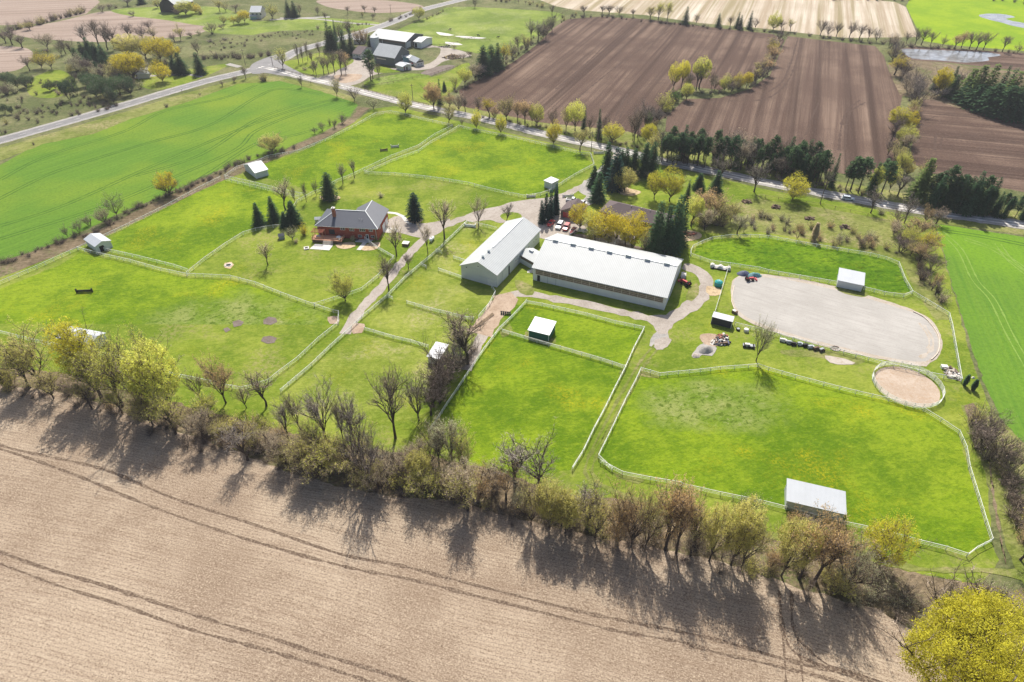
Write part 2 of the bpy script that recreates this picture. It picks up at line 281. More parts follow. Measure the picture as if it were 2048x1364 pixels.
# ------------------------------------------------------------------ object helpers
class MB:
    def __init__(s): s.v = []; s.f = []; s.mi = []; s.mats = []; s.cur = 0
    def use(s, m):
        if m not in s.mats: s.mats.append(m)
        s.cur = s.mats.index(m); return s
    def add(s, vs, fs):
        k = len(s.v); s.v += [tuple(q) for q in vs]
        for f in fs: s.f.append([i + k for i in f]); s.mi.append(s.cur)
        return s
    def box(s, x0, y0, z0, x1, y1, z1):
        return s.add([(x0, y0, z0), (x1, y0, z0), (x1, y1, z0), (x0, y1, z0), (x0, y0, z1), (x1, y0, z1), (x1, y1, z1), (x0, y1, z1)],
                     [(0, 3, 2, 1), (4, 5, 6, 7), (0, 1, 5, 4), (1, 2, 6, 5), (2, 3, 7, 6), (3, 0, 4, 7)])
    def bar(s, a, b, wd, ht=None, up=(0, 0, 1)):
        a, b = Vector(a), Vector(b); d = (b - a).normalized(); ht = ht or wd
        side = d.cross(Vector(up))
        if side.length < 1e-4: side = Vector((1, 0, 0))
        side.normalize(); u = side.cross(d).normalized()
        q = [side * (i * wd / 2) + u * (j * ht / 2) for i, j in ((-1, -1), (1, -1), (1, 1), (-1, 1))]
        return s.add([a + k for k in q] + [b + k for k in q], [(0, 3, 2, 1), (4, 5, 6, 7), (0, 1, 5, 4), (1, 2, 6, 5), (2, 3, 7, 6), (3, 0, 4, 7)])
    def tube(s, pts, rad, n=6, cap=True):
        k0 = len(s.v); pts = [Vector(p) for p in pts]
        for i, p in enumerate(pts):
            d = (pts[min(i + 1, len(pts) - 1)] - pts[max(i - 1, 0)]).normalized()
            a = d.orthogonal().normalized() if abs(d.z) < 0.99 else Vector((1, 0, 0))
            if abs(d.z) < 0.99: a = d.cross(Vector((0, 0, 1))).normalized()
            bq = d.cross(a).normalized(); r = rad[i] if isinstance(rad, (list, tuple)) else rad
            for j in range(n):
                t = 2 * math.pi * j / n; s.v.append(tuple(p + a * (math.cos(t) * r) + bq * (math.sin(t) * r)))
        for i in range(len(pts) - 1):
            for j in range(n):
                q = k0 + i * n; s.f.append([q + j, q + (j + 1) % n, q + n + (j + 1) % n, q + n + j]); s.mi.append(s.cur)
        if cap:
            s.f.append([k0 + j for j in range(n)][::-1]); s.mi.append(s.cur)
            e = k0 + (len(pts) - 1) * n; s.f.append([e + j for j in range(n)]); s.mi.append(s.cur)
        return s
    def prism(s, prof, y0, y1):      # profile in xz swept along y
        n = len(prof); vs = [(x, y0, z) for x, z in prof] + [(x, y1, z) for x, z in prof]
        return s.add(vs, [list(range(n)), list(range(2 * n - 1, n - 1, -1))] + [[i, i + n, (i + 1) % n + n, (i + 1) % n] for i in range(n)])
    def xform(s, M, k0=0):
        for i in range(k0, len(s.v)): s.v[i] = tuple(M @ Vector(s.v[i]))
        return s
    def mesh(s, name, mat=None):
        me = bpy.data.meshes.new(name); me.from_pydata(s.v, [], s.f)
        for m in (s.mats or [mat]): me.materials.append(MATS[m] if isinstance(m, str) else m)
        if s.mats: me.polygons.foreach_set('material_index', s.mi)
        return me
    def build(s, name, mat=None, parent=None, smooth=False):
        me = s.mesh(name, mat); me.validate()
        bmx = bmesh.new(); bmx.from_mesh(me); bmesh.ops.recalc_face_normals(bmx, faces=bmx.faces); bmx.to_mesh(me); bmx.free()
        if smooth: me.shade_smooth()
        o = bpy.data.objects.new(name, me); COL.objects.link(o)
        if parent: o.parent = parent
        return o
def tag(o, label=None, cat=None, group=None, kind=None):
    for k, v in (('label', label), ('category', cat), ('group', group), ('kind', kind)):
        if v: o[k] = v
    return o
def thing(name, label, cat, loc=(0, 0, 0), rz=0.0, group=None):
    o = bpy.data.objects.new(name, None); COL.objects.link(o); o.location = loc; o.rotation_euler = (0, 0, rz); o.empty_display_size = 0.5
    return tag(o, label, cat, group)
def copy_tree(o, parent=None):
    c = o.copy(); COL.objects.link(c); c.parent = parent
    for ch in list(o.children): copy_tree(ch, c)
    return c
def pxs(s):
    v = [float(q) for q in s.replace(',', ' ').split()]; return [(v[i], v[i + 1]) for i in range(0, len(v), 2)]
def catmull(P, closed=False, step=2.0):
    n = len(P); out = []
    for i in range(n if closed else n - 1):
        g = (lambda k: P[k % n]) if closed else (lambda k: P[max(0, min(n - 1, k))])
        p0, p1, p2, p3 = g(i - 1), g(i), g(i + 1), g(i + 2)
        m = max(1, int((p2 - p1).length / step)); m = min(m, 200)
        for j in range(m):
            t = j / m
            out.append(0.5 * ((2 * p1) + (p2 - p0) * t + (2 * p0 - 5 * p1 + 4 * p2 - p3) * t * t + (3 * p1 - p0 - 3 * p2 + p3) * t ** 3))
    if not closed: out.append(P[-1].copy())
    return out
def polyline(s, step=2.0, smooth=True, z=0.0):
    P = [at(x, y) for x, y in pxs(s)] if isinstance(s, str) else s
    P = catmull(P, False, step) if smooth else P
    for p in P: p.z = z
    return P
ZI = [0]
def sheet(name, s, mat, z, smooth=True, jit=0.25, kind='structure', step=1.5, label=None, cat=None):
    ZI[0] += 1; z += ZI[0] * .0003
    P = [at(x, y) for x, y in pxs(s)] if isinstance(s, str) else [Vector(p) for p in s]
    far = max(p.y for p in P) > 450
    if smooth: P = catmull(P, True, step * (2 if far else 1))
    else:
        Q = []
        for i in range(len(P)):
            a, c = P[i], P[(i + 1) % len(P)]; m = max(1, min(300, int((c - a).length / step)))
            Q += [a.lerp(c, j / m) for j in range(m)]
        P = Q
    for p in P:
        q = noise.noise_vector(p * 0.35) + noise.noise_vector(p * 1.1) * 0.5
        p.x += q.x * jit; p.y += q.y * jit; p.z = z
    tris = tessellate_polygon([P]); m = MB(); m.add(P, tris)
    o = m.build(name, mat)
    if o.data.polygons[0].normal.z < 0: o.data.flip_normals()
    return tag(o, label, cat, None, kind)
def ribbon(name, s, width, mat, z, kind='structure', jit=0.12, step=2.0, parent=None, off=0.0):
    ZI[0] += 1; z += ZI[0] * .0003; P = polyline(s, step); m = MB(); L = []; Rr = []
    for i, p in enumerate(P):
        d = (P[min(i + 1, len(P) - 1)] - P[max(i - 1, 0)]); d.z = 0; d.normalize(); nrm = Vector((-d.y, d.x, 0))
        wd = width / 2 + jit * noise.noise(p * 0.4) * 2
        c = p + nrm * off; L.append((c.x + nrm.x * wd, c.y + nrm.y * wd, z)); Rr.append((c.x - nrm.x * wd, c.y - nrm.y * wd, z))
    n = len(P); m.add(L + Rr, [(i, i + n, i + n + 1, i + 1) for i in range(n - 1)])
    o = m.build(name, mat, parent)
    if o.data.polygons[0].normal.z < 0: o.data.flip_normals()
    if kind: o['kind'] = kind
    return o
rnd = random.Random(7)
# ================================================================== THE SETTING
m = MB(); S = 3500; N = 24
m.add([(-S + 2 * S * i / N, -600 + (S + 2600) * j / N, 0) for j in range(N + 1) for i in range(N + 1)],
      [(j * (N + 1) + i, j * (N + 1) + i + 1, (j + 1) * (N + 1) + i + 1, (j + 1) * (N + 1) + i) for j in range(N) for i in range(N)])
tag(m.build('ground', 'meadow_grass'), kind='structure')
Z = 0.01
# --- far fields
sheet('field', '-200 -12 0 -6 190 -4 200 4 172 28 90 46 30 50 -200 52', 'stubble_west', Z, False)
sheet('field', '22 62 120 42 200 24 250 24 330 40 408 50 402 66 330 76 200 84 110 80 60 76', 'stubble_west', Z)
sheet('field', '-200 92 0 92 62 101 52 130 0 146 -200 160', 'stubble_west', Z)
sheet('field', '640 0 760 0 840 10 834 20 760 26 690 20 650 12', 'stubble_west', Z)
sheet('field', '-150 -48 300 -48 640 -44 640 -14 300 -12 -150 -14', 'stubble_west', Z, False)
sheet('field', '1030 -20 1190 -20 1560 -20 1790 4 1812 14 1836 74 1690 76 1536 58 1400 46 1290 30 1150 20 1110 12', 'stubble_far', Z, False)
sheet('field', '1250 -52 2050 -50 1960 -26 1400 -24', 'stubble_far_slant', Z, False)
sheet('lawn', '225 20 300 14 430 14 480 30 505 44 470 52 410 52 330 40 250 30', 'pasture_grass', Z)
sheet('lawn', '412 52 505 44 630 36 752 44 748 58 690 62 560 70 430 66', 'pasture_grass', Z + .004)
sheet('lawn', '410 110 455 95 500 72 560 62 650 62 665 78 560 100 500 118', 'meadow_grass', Z + .008)
sheet('lawn', '300 120 350 140 455 128 405 155 330 178 288 175 270 160', 'lawn_grass', Z + .01)
sheet('lawn', '60 160 110 140 140 150 150 175 110 195 60 190', 'lawn_grass', Z + .01)
sheet('pasture', '786 66 870 28 905 14 1024 18 1126 28 1096 52 1066 78 1012 108 985 112 920 100 868 94 820 84', 'pasture_grass', Z)
sheet('meadow', '1812 12 1826 -12 2400 -25 2500 118 2048 102 1900 90 1846 82', 'pond_meadow', Z, False)
sheet('field', '918 180 975 150 1024 126 1070 92 1112 52 1136 38 1200 33 1290 38 1400 52 1545 68 1570 80 1550 120 1500 160 1440 180 1370 172 1340 190 1335 230 1290 262 1262 290 1200 285 1080 262 990 242 925 222', 'ploughed_north', Z, False)
sheet('field', '1576 72 1640 80 1750 92 1768 112 1778 142 1796 168 1806 185 1800 215 1800 290 1790 345 1700 350 1560 325 1430 292 1330 262 1334 232 1370 198 1440 196 1500 178 1540 150 1560 104', 'ploughed_middle', Z, False)
sheet('field', '1845 197 1872 197 1912 210 1960 226 2048 241 2350 290 2350 440 2048 384 1950 366 1860 346 1818 322 1826 280 1836 232', 'ploughed_east', Z, False)
sheet('field', '1800 97 1830 93 2048 106 2350 122 2350 160 2048 142 1900 126 1815 120', 'ploughed_east', Z, False)
tag(sheet('water', '1803 98 1850 99 1920 102 1985 106 2002 111 1975 115 1978 121 1930 125 1880 121 1826 117 1808 106', 'water', Z + .01))
tag(sheet('water', '1957 31 1978 27 2011 29 2030 34 2012 38 2048 46 2110 56 2100 66 2048 56 2023 51 1998 44 1973 38', 'water', Z + .01, jit=1.0))
sheet('verge', '1806 118 1900 128 2048 146 2350 166 2350 300 2048 246 1960 230 1910 214 1870 200 1838 198 1800 190 1786 160 1776 130', 'leaf_litter', Z + .002, False)
# --- crop field in the west with its tramlines
sheet('field', '-420 470 -150 380 0 330 87 282 150 270 187 264 225 247 262 234 325 219 375 200 425 182 475 165 512 157 560 160 587 168 637 180 690 196 716 210 700 232 650 262 590 288 550 308 500 322 460 332 400 354 360 376 300 402 250 422 180 456 130 478 60 504 0 522 -420 680', 'crop_west', Z + .004, False, 0.6)
for s in ('0 478 200 415 330 362 470 300 512 262 600 225 690 200', '0 452 130 410 310 330 512 246 640 205 700 202', '-10 402 100 348 190 318 300 285 420 250 512 195 560 178 640 188', '0 360 70 322 130 300 250 262 330 222 450 195 512 170',
          '330 400 420 345 512 288 590 270 660 250', '270 352 400 310 512 240 600 208'):
    for o_ in (-0.95, 0.95): ribbon('tramline', s, 0.55, 'crop_ruts', Z + .014, jit=0.1, off=o_)
# --- crop field in the east
sheet('field', '1870 448 1900 452 2048 474 2400 540 2500 1300 2200 1060 2060 900 2012 850 1978 792 1952 722 1926 642 1902 562 1882 482', 'crop_east', Z + .004, False, 0.6)
for s, mt in (('1880 462 1920 500 1950 560 1985 600 2020 670 2060 740', 'crop_ruts_pale'), ('1890 462 1970 474 2060 492', 'crop_ruts'), ('1996 488 2020 520 2060 552', 'crop_ruts_pale'), ('1930 478 1990 500 2060 545', 'crop_ruts_pale')):
    for o_ in (-1.0, 1.0): ribbon('tramline', s, 0.45, mt, Z + .014, jit=0.15, off=o_)
# --- farm ground: bright grass over the whole property
sheet('lawn', '-420 700 0 535 130 492 200 462 300 412 360 386 420 362 480 335 560 315 620 295 700 250 745 218 790 212 1000 262 1160 300 1290 322 1400 348 1536 380 1700 408 1860 440 1876 470 1900 560 1924 650 1950 740 1980 820 2010 900 1975 960 1985 1090 2000 1120 1960 1170 1860 1150 1700 1150 1500 1080 1300 1040 1130 1010 960 960 800 930 600 900 420 830 250 780 100 750 -420 800', 'lawn_grass', Z + .004, False, 0.5)
for s, mt in (('0 578 120 530 160 505 262 528 372 556 462 560 560 590 676 630 674 650 600 716 540 762 465 766 350 738 210 700 75 670 0 655 -300 640 -300 700', 'paddock_grass'),
              ('450 356 560 384 590 404 540 446 470 470 412 510 374 540 320 530 215 500 226 470 330 418', 'paddock_grass'),
              ('520 330 600 306 712 252 770 226 835 238 905 254 858 280 790 308 724 342 690 354 625 384 575 366 500 350', 'paddock_grass'),
              ('744 342 782 322 862 286 930 256 1024 276 1107 294 1164 308 1184 328 1150 348 1090 372 1085 384 1049 391 960 374 860 354', 'paddock_grass'),
              ('1000 618 1056 604 1170 630 1286 656 1246 730 1144 696 1050 672 1030 664', 'paddock_grass'),
              ('970 660 1030 668 1140 704 1244 738 1204 816 1140 940 1000 960 900 900 880 830', 'paddock_grass'),
              ('1390 506 1392 492 1430 478 1536 474 1620 490 1770 518 1796 530 1822 584 1768 584 1680 564 1536 540 1430 522', 'rank_grass')):
    sheet('paddock', s, mt, Z + .008, False, 0.4)
sheet('paddock', '1290 745 1320 750 1500 732 1646 768 1776 800 1846 820 1914 864 1934 934 1966 1040 1978 1076 1932 1104 1722 1048 1524 1000 1360 964 1224 932 1200 908 1238 830', 'paddock_grass', Z + .008, False, 0.3)
sheet('verge', '1560 702 1620 700 1690 706 1730 722 1700 730 1640 716 1580 712', 'verge_grass', Z + .012)
for s in ('936 450 990 462 930 520 880 500', '874 508 924 524 914 552 850 536', '846 540 922 558 988 584 976 612 950 638 870 618 790 598', '780 602 862 624 945 642 930 680 900 696 850 690 730 658', '712 664 790 682 858 700 880 740 850 800 820 840 760 862 690 850 600 830 566 788'):
    sheet('paddock', s, 'short_grass', Z + .008, False, 0.5)
# --- bank and brush strip between crop and paddocks
sheet('verge', '-60 560 0 524 60 506 130 480 200 458 300 408 362 380 402 358 462 334 505 322 552 310 592 290 652 264 704 234 718 214 740 216 700 250 650 276 590 302 540 322 470 352 430 368 380 392 300 430 200 478 130 504 0 556 -60 580', 'leaf_litter', Z + .012, False, 0.7)
# --- roadside verges
sheet('verge', '-60 320 0 296 125 260 250 224 350 192 425 172 512 152 548 152 620 166 700 192 716 208 640 182 560 162 475 168 375 204 262 238 187 268 87 288 -60 345', 'verge_grass', Z + .012, False, 0.5)
sheet('verge', '560 140 632 154 780 196 860 214 1000 246 1100 268 1240 300 1330 320 1540 366 1760 404 2048 444 2350 490 2350 470 2048 425 1800 385 1600 350 1400 300 1250 262 1080 245 920 212 730 176 600 150', 'verge_grass', Z + .012, False, 0.5)
sheet('verge', '1876 448 1990 462 2048 470 2350 524 2350 500 2048 460 1860 430', 'verge_grass', Z + .014, False, 0.4)
# --- scrub meadow south-east of the bungalow
sheet('meadow', '1380 462 1440 420 1500 396 1620 412 1780 440 1840 520 1900 640 1870 640 1826 575 1800 518 1700 494 1600 476 1520 464 1450 468', 'verge_grass', Z + .012, False, 0.5)
# --- hedgerow floor and the near stubble field
sheet('verge', '-300 730 0 735 120 745 230 775 330 800 420 822 520 850 640 880 760 900 870 915 1000 945 1120 985 1250 1000 1400 1030 1560 1070 1700 1110 1850 1150 1960 1170 2060 1180 2300 1250 2300 1500 1850 1500 1780 1235 1600 1185 1450 1130 1300 1095 1120 1062 1000 1030 900 1005 760 995 600 955 480 905 330 855 200 808 100 785 -300 790', 'leaf_litter', Z + .016, False, 1.0)
sheet('verge', '1925 812 1950 805 1990 830 2060 900 2200 1050 2200 1260 2050 1180 2010 1090 1975 960 1945 880', 'verge_grass', Z + .018, False, 0.6)
fb = [at(x, y) for x, y in pxs('-500 760 -100 768 0 770 110 782 200 806 330 856 480 905 600 952 760 992 900 1000 1000 1028 1120 1058 1300 1092 1450 1126 1600 1178 1760 1222 1830 1262 1880 1330 1960 1440')] + [Vector((120, 20, 0)), Vector((120, -120, 0)), Vector((-300, -120, 0)), Vector((-420, 100, 0))]
sheet('field', [tuple(p) for p in fb], 'corn_stubble', Z + .022, False, 0.8)
tr = ['-40 890 17 903 153 951 292 1009 476 1073 680 1131 816 1158 952 1192 1088 1226 1224 1260 1360 1284 1432 1305 1534 1328 1670 1362 1780 1400',
      '-40 878 34 900 204 938 340 994 510 1050 680 1108 799 1131 918 1162 1054 1197 1190 1230 1364 1264 1449 1284 1568 1318 1700 1352 1790 1384',
      '-40 1094 0 1104 85 1135 221 1175 374 1226 544 1277 629 1305 760 1344 860 1380', '-40 1118 0 1128 119 1172 238 1209 374 1257 510 1294 629 1328 740 1364 800 1390',
      '1556 1180 1559 1189 1563 1243 1575 1288 1609 1318 1670 1339 1711 1352 1800 1390', '1580 1180 1583 1189 1585 1250 1602 1284 1653 1328 1712 1348 1800 1376']
for s in tr: ribbon('wheel_track', s, 0.62, 'wheel_ruts', Z + .030, jit=0.17, step=0.7)
for s in ('1562 1243 1568 1300 1572 1370', '1590 1250 1600 1310 1606 1370'): ribbon('wheel_track', s, 0.35, 'wheel_ruts', Z + .030, jit=0.2, step=1.0)
# --- ruts in the ploughed fields
for s in ('1110 180 1180 120 1240 60 1262 48', '1150 200 1250 120 1340 60', '1340 166 1300 168 1270 185 1250 215 1235 246', '1332 160 1290 162 1258 184 1240 215 1226 244', '1170 36 1290 42 1400 56 1530 70',
          '1180 40 1290 47 1400 61 1530 76', '1602 78 1590 130 1570 170 1530 198 1460 202', '1596 76 1580 130 1560 168 1520 192', '1690 300 1692 260 1700 225 1730 205', '1678 300 1682 256 1694 222 1720 200',
          '1870 300 1872 272 1890 268 2048 278', '1882 300 1884 278 1900 274 2048 286', '1850 240 1900 228 1970 240 2048 256', '1530 285 1580 284 1610 270 1622 240 1640 200'):
    ribbon('wheel_track', s, 0.9, 'dark_ruts', Z + .012, jit=0.5)
# --- roads
hw = '-300 366 0 281 125 246 250 210 350 180 425 159 512 138 560 120 597 101 650 86 700 72 745 58 790 42 837 22 905 4 960 -8 1100 -32'
ribbon('road', hw, 10.5, 'gravel_road', Z + .020, jit=0.3)
ribbon('road', hw, 7.4, 'asphalt', Z + .028, jit=0.05)
for k in (-1, 1): ribbon('road_marking', hw, 0.14, 'white_line', Z + .036, jit=0.0, off=k * 3.3)
Pc = polyline(hw, 3.0)
for i in range(0, len(Pc) - 1, 3):
    if Pc[i].y < 470: ribbon('road_marking', [Pc[i], Pc[i + 1]], 0.16, 'white_line', Z + .036, jit=0.0)
gr = '520 134 548 139 600 153 662 167 737 187 812 206 887 222 962 237 1024 252 1099 271 1174 287 1244 302 1324 322 1399 337 1474 353 1536 366 1636 385 1736 403 1836 420 1936 434 2048 450 2400 502'
ribbon('road', gr, 7.6, 'gravel_road', Z + .024, jit=0.35)
sheet('road', '505 128 560 108 566 126 610 152 570 152 530 146 505 148', 'asphalt', Z + .030, True, 0.1)
for k in (-1.2, 1.2): ribbon('wheel_track', gr, 0.7, 'stone_white', Z + .032, jit=0.35, off=k)
ribbon('driveway', '660 34 610 36 540 40', 4, 'gravel_road', Z + .03); ribbon('driveway', '762 50 700 46 630 38 560 36', 3.0, 'gravel_road', Z + .03)
ribbon('driveway', '405 154 372 149 300 152 260 158', 3.4, 'gravel_road', Z + .03); ribbon('driveway', '480 134 455 128', 4.0, 'gravel_road', Z + .03)
# --- neighbour's yard
sheet('yard', '636 156 668 146 700 122 712 108 735 118 750 140 790 136 840 132 872 118 880 96 846 96 850 90 900 96 940 108 936 114 890 122 860 138 800 142 748 150 720 166 690 172 650 166', 'driveway_gravel', Z + .018, True, 0.4)
sheet('yard', '668 152 700 148 724 150 716 160 690 166 672 162', 'dirt', Z + .026); sheet('lawn', '760 133 790 140 800 144 756 146 748 140', 'lawn_grass', Z + .024)
sheet('garden', '842 146 872 134 900 130 910 134 880 145 856 153', 'mud', Z + .024); sheet('lawn', '560 126 598 118 636 106 680 110 708 122 680 138 650 148 632 150 590 142', 'lawn_grass', Z + .024)
sheet('lawn', '735 175 800 165 880 150 925 128 940 130 920 168 895 190 870 206 800 194', 'lawn_grass', Z + .008); sheet('lawn', '728 170 740 160 800 148 840 148 860 154 800 166 750 172', 'weedy_grass', Z + .024)
for s in ('872 64 890 66 908 70 900 72 880 70', '910 72 940 73 972 76 960 78 925 76', '890 84 915 86 925 90 900 90'): sheet('mud_patch', s, 'concrete', Z + .012, True, 0.6)
# --- driveways of the horse farm
dj = Z + .018
ribbon('driveway', '1236 306 1214 332 1184 360 1150 380 1112 396 1074 412 1024 424 975 428 930 436 890 452 860 468 826 500 794 536 760 578 728 612 702 646 690 668', 3.4, 'driveway_gravel', dj, jit=0.4)
sheet('driveway', '1024 404 1090 396 1130 396 1160 420 1180 450 1140 470 1110 478 1080 476 1070 452 1046 440 1000 446 980 440 940 444 930 432 960 420 1000 412', 'driveway_gravel', dj + .004, True, 0.3)
ribbon('driveway', '1180 362 1170 382 1184 390 1178 402 1150 416', 5.0, 'gravel_road', dj + .008); ribbon('driveway', '1214 332 1198 350 1180 366', 4.6, 'gravel_road', dj + .008)
sheet('lawn', '1000 432 1014 425 1036 426 1044 434 1034 441 1012 442', 'lawn_grass', dj + .008, True, 0.1)
sheet('driveway', '780 438 800 432 838 446 870 444 900 438 890 456 872 470 842 476 800 466 774 462 764 452', 'driveway_gravel', dj + .004, True, 0.2)
ribbon('path', '772 425 792 427 806 433 812 442 822 448', 1.5, 'concrete', dj + .008, jit=0.05); sheet('patio', '762 456 792 456 796 462 780 466 762 464', 'concrete', dj + .010, False, 0.02)
ribbon('driveway', '930 740 955 690 975 655 1000 612 1022 590 1060 588 1110 598 1170 608 1230 622 1285 634 1316 644', 3.6, 'driveway_gravel', dj, jit=0.5)
ribbon('dirt_track', '958 668 975 645 996 618 1012 600 1004 588', 7.5, 'dirt', dj + .004, jit=0.9); ribbon('driveway', '1366 532 1392 540 1410 555 1412 578 1396 600 1370 620 1344 636 1322 655', 4.6, 'driveway_gravel', dj + .004, jit=0.5)
sheet('driveway', '1290 634 1330 630 1352 634 1340 652 1334 668 1318 668 1306 652', 'driveway_gravel', dj + .008)
ribbon('driveway', '1326 664 1318 684 1312 696', 4.0, 'gravel_road', dj, jit=1.0)
ribbon('path', '1070 460 1078 470 1066 492', 1.2, 'concrete', dj + .004, jit=0.0)
for o_ in (-0.85, 0.85): ribbon('grass_track', '1316 690 1290 720 1262 765 1232 820 1200 882 1180 925 1176 945 1190 965', 0.65, 'verge_grass', dj, jit=0.25, off=o_)
ribbon('grass_track', '1254 800 1215 872 1184 918 1176 940 1188 962', 0.35, 'verge_grass', dj + .004, jit=0.3, off=-0.85)
ribbon('grass_track', '1180 960 1300 1012 1480 1056 1700 1108 1840 1138 1960 1140 2040 1150', 1.4, 'verge_grass', dj + .012, jit=0.5); ribbon('grass_track', '1975 880 1985 980 2002 1080 2012 1130', 0.3, 'leaf_litter', dj + .012, jit=0.4)
# --- outdoor riding ring and round pen
sheet('sand_edge', '1462 576 1470 556 1500 548 1560 552 1640 566 1740 592 1830 622 1868 646 1884 682 1880 708 1856 730 1836 732 1700 706 1600 680 1530 658 1480 634 1466 612', 'sand_edge', dj, True, 0.35)
sheet('riding_ring', '1466 568 1476 556 1500 553 1560 558 1640 573 1740 599 1822 624 1852 640 1872 668 1878 692 1866 714 1838 724 1760 712 1690 696 1610 676 1540 654 1496 636 1474 618 1467 600', 'ring_sand', dj + .006, True, 0.2)
for s in ('1848 650 1866 680 1862 700 1840 716', '1838 646 1858 676 1856 698'): ribbon('hoof_track', s, 0.7, 'sand_edge', dj + .012, jit=0.4)
pc = [at(x, y) for x, y in ((1751.5, 750), (1879.5, 793), (1776, 733), (1840, 811))]
PEN_C = Vector((116.6, 142.0, 0)) * (120 / 130.0); PEN_R = 8.2
sheet('round_pen_sand', [(PEN_C.x + PEN_R * math.cos(t * .2618), PEN_C.y + PEN_R * math.sin(t * .2618), 0) for t in range(24)], 'pen_sand', dj + .004, True, 0.1)
# --- worn ground at gates and shelter openings
for s in ('1284 744 1300 742 1322 748 1318 756 1298 756 1282 752', '1052 664 1080 668 1112 678 1104 690 1070 684 1048 676', '1566 1010 1610 1018 1680 1036 1700 1046 1640 1040 1570 1024', '1668 574 1700 580 1736 586 1730 594 1690 588', '1244 736 1252 742 1246 752 1238 746', '1000 662 1014 660 1020 670 1006 676', '706 652 724 654 728 664 712 666', '168 500 190 498 214 496 216 506 190 508', '1224 944 1250 950 1290 962 1276 968 1236 956', '936 446 950 444 960 452 944 456'):
    sheet('bare_patch', s, 'verge_grass', dj + .012, True, 0.5)
# --- bare patches
for s, mt in (('538 634 552 636 554 644 542 650 528 648 526 640', 'mud'), ('526 674 540 672 554 676 548 686 534 688 522 682', 'mud'), ('464 644 478 640 488 644 482 652 468 654', 'mud'), ('446 658 456 654 462 660 452 666', 'mud'), ('656 634 678 634 676 648 660 648', 'dirt'),
              ('450 526 462 524 468 530 460 538 450 536', 'mulch'), ('704 648 728 648 724 666 706 668', 'dirt'), ('1414 572 1440 578 1440 590 1420 592 1412 584', 'mulch'), ('1360 460 1400 466 1398 478 1366 482', 'mulch'),
              ('1390 700 1400 690 1424 684 1434 696 1424 712 1404 710 1396 716 1386 716 1384 708', 'gravel_road'), ('1310 680 1334 674 1344 680 1334 694 1312 700', 'driveway_gravel'), ('1400 670 1430 668 1450 680 1440 692 1410 690', 'dirt'),
              ('1650 712 1690 718 1712 726 1690 730 1660 726', 'sand_edge'), ('1374 586 1392 566 1398 584 1384 602 1372 600', 'verge_grass'), ('1186 384 1206 392 1200 400 1190 398', 'mulch'), ('1240 370 1262 378 1282 384 1264 392 1236 386', 'mulch'),
              ('816 438 846 440 840 446 822 446', 'mulch'), ('640 392 678 392 676 400 650 402', 'mulch'), ('1030 560 1064 572 1066 590 1040 586', 'verge_grass'), ('1160 468 1300 500 1320 520 1200 492 1150 480', 'mud'),
              ('1930 812 1945 806 1960 830 1960 860 1942 850', 'leaf_litter')):
    sheet('bare_patch', s, mt, dj + .016, True, 0.25)
# ================================================================== BUILDINGS
def frame_from(a, b):     # origin and angle from two ground points (front left, front right)
    a, b = Vector(a), Vector(b); d = b - a; return a, math.atan2(d.y, d.x), d.length
def slope_roof(L, D, hw, hr, oh, th, axis, mat='white_metal_roof'):
    """gable roof over 0..L x 0..D; axis 'x': ridge runs along x"""
    m = MB()
    if axis == 'x':
        k = (hr - hw) / (D / 2); z0 = hw - k * oh
        pr = [(-oh, z0), (D / 2, hr), (D + oh, z0), (D + oh, z0 + th), (D / 2, hr + th), (-oh, z0 + th)]
        n = len(pr); vs = [(-oh, y, z) for y, z in pr] + [(L + oh, y, z) for y, z in pr]
    else:
        k = (hr - hw) / (L / 2); z0 = hw - k * oh
        pr = [(-oh, z0), (L / 2, hr), (L + oh, z0), (L + oh, z0 + th), (L / 2, hr + th), (-oh, z0 + th)]
        n = len(pr); vs = [(x, -oh, z) for x, z in pr] + [(x, D + oh, z) for x, z in pr]
    fs = [(0, 1, 4, 5), (1, 2, 3, 4), (n, n + 5, n + 4, n + 1), (n + 1, n + 4, n + 3, n + 2)] + [(i, i + n, (i + 1) % n + n, (i + 1) % n) for i in range(n)]
    return m.add(vs, fs)
def gable_walls(L, D, hw, hr, axis):
    m = MB(); e = 0.02
    if axis == 'x':
        pr = [(0, 0), (D, 0), (D, hw), (D / 2, hr - e), (0, hw)]; n = 5
        vs = [(0, y, z) for y, z in pr] + [(L, y, z) for y, z in pr]
    else:
        pr = [(0, 0), (L, 0), (L, hw), (L / 2, hr - e), (0, hw)]; n = 5
        vs = [(x, 0, z) for x, z in pr] + [(x, D, z) for x, z in pr]
    return m.add(vs, [tuple(range(n)), tuple(range(2 * n - 1, n - 1, -1))] + [(i, i + n, (i + 1) % n + n, (i + 1) % n) for i in range(n)])
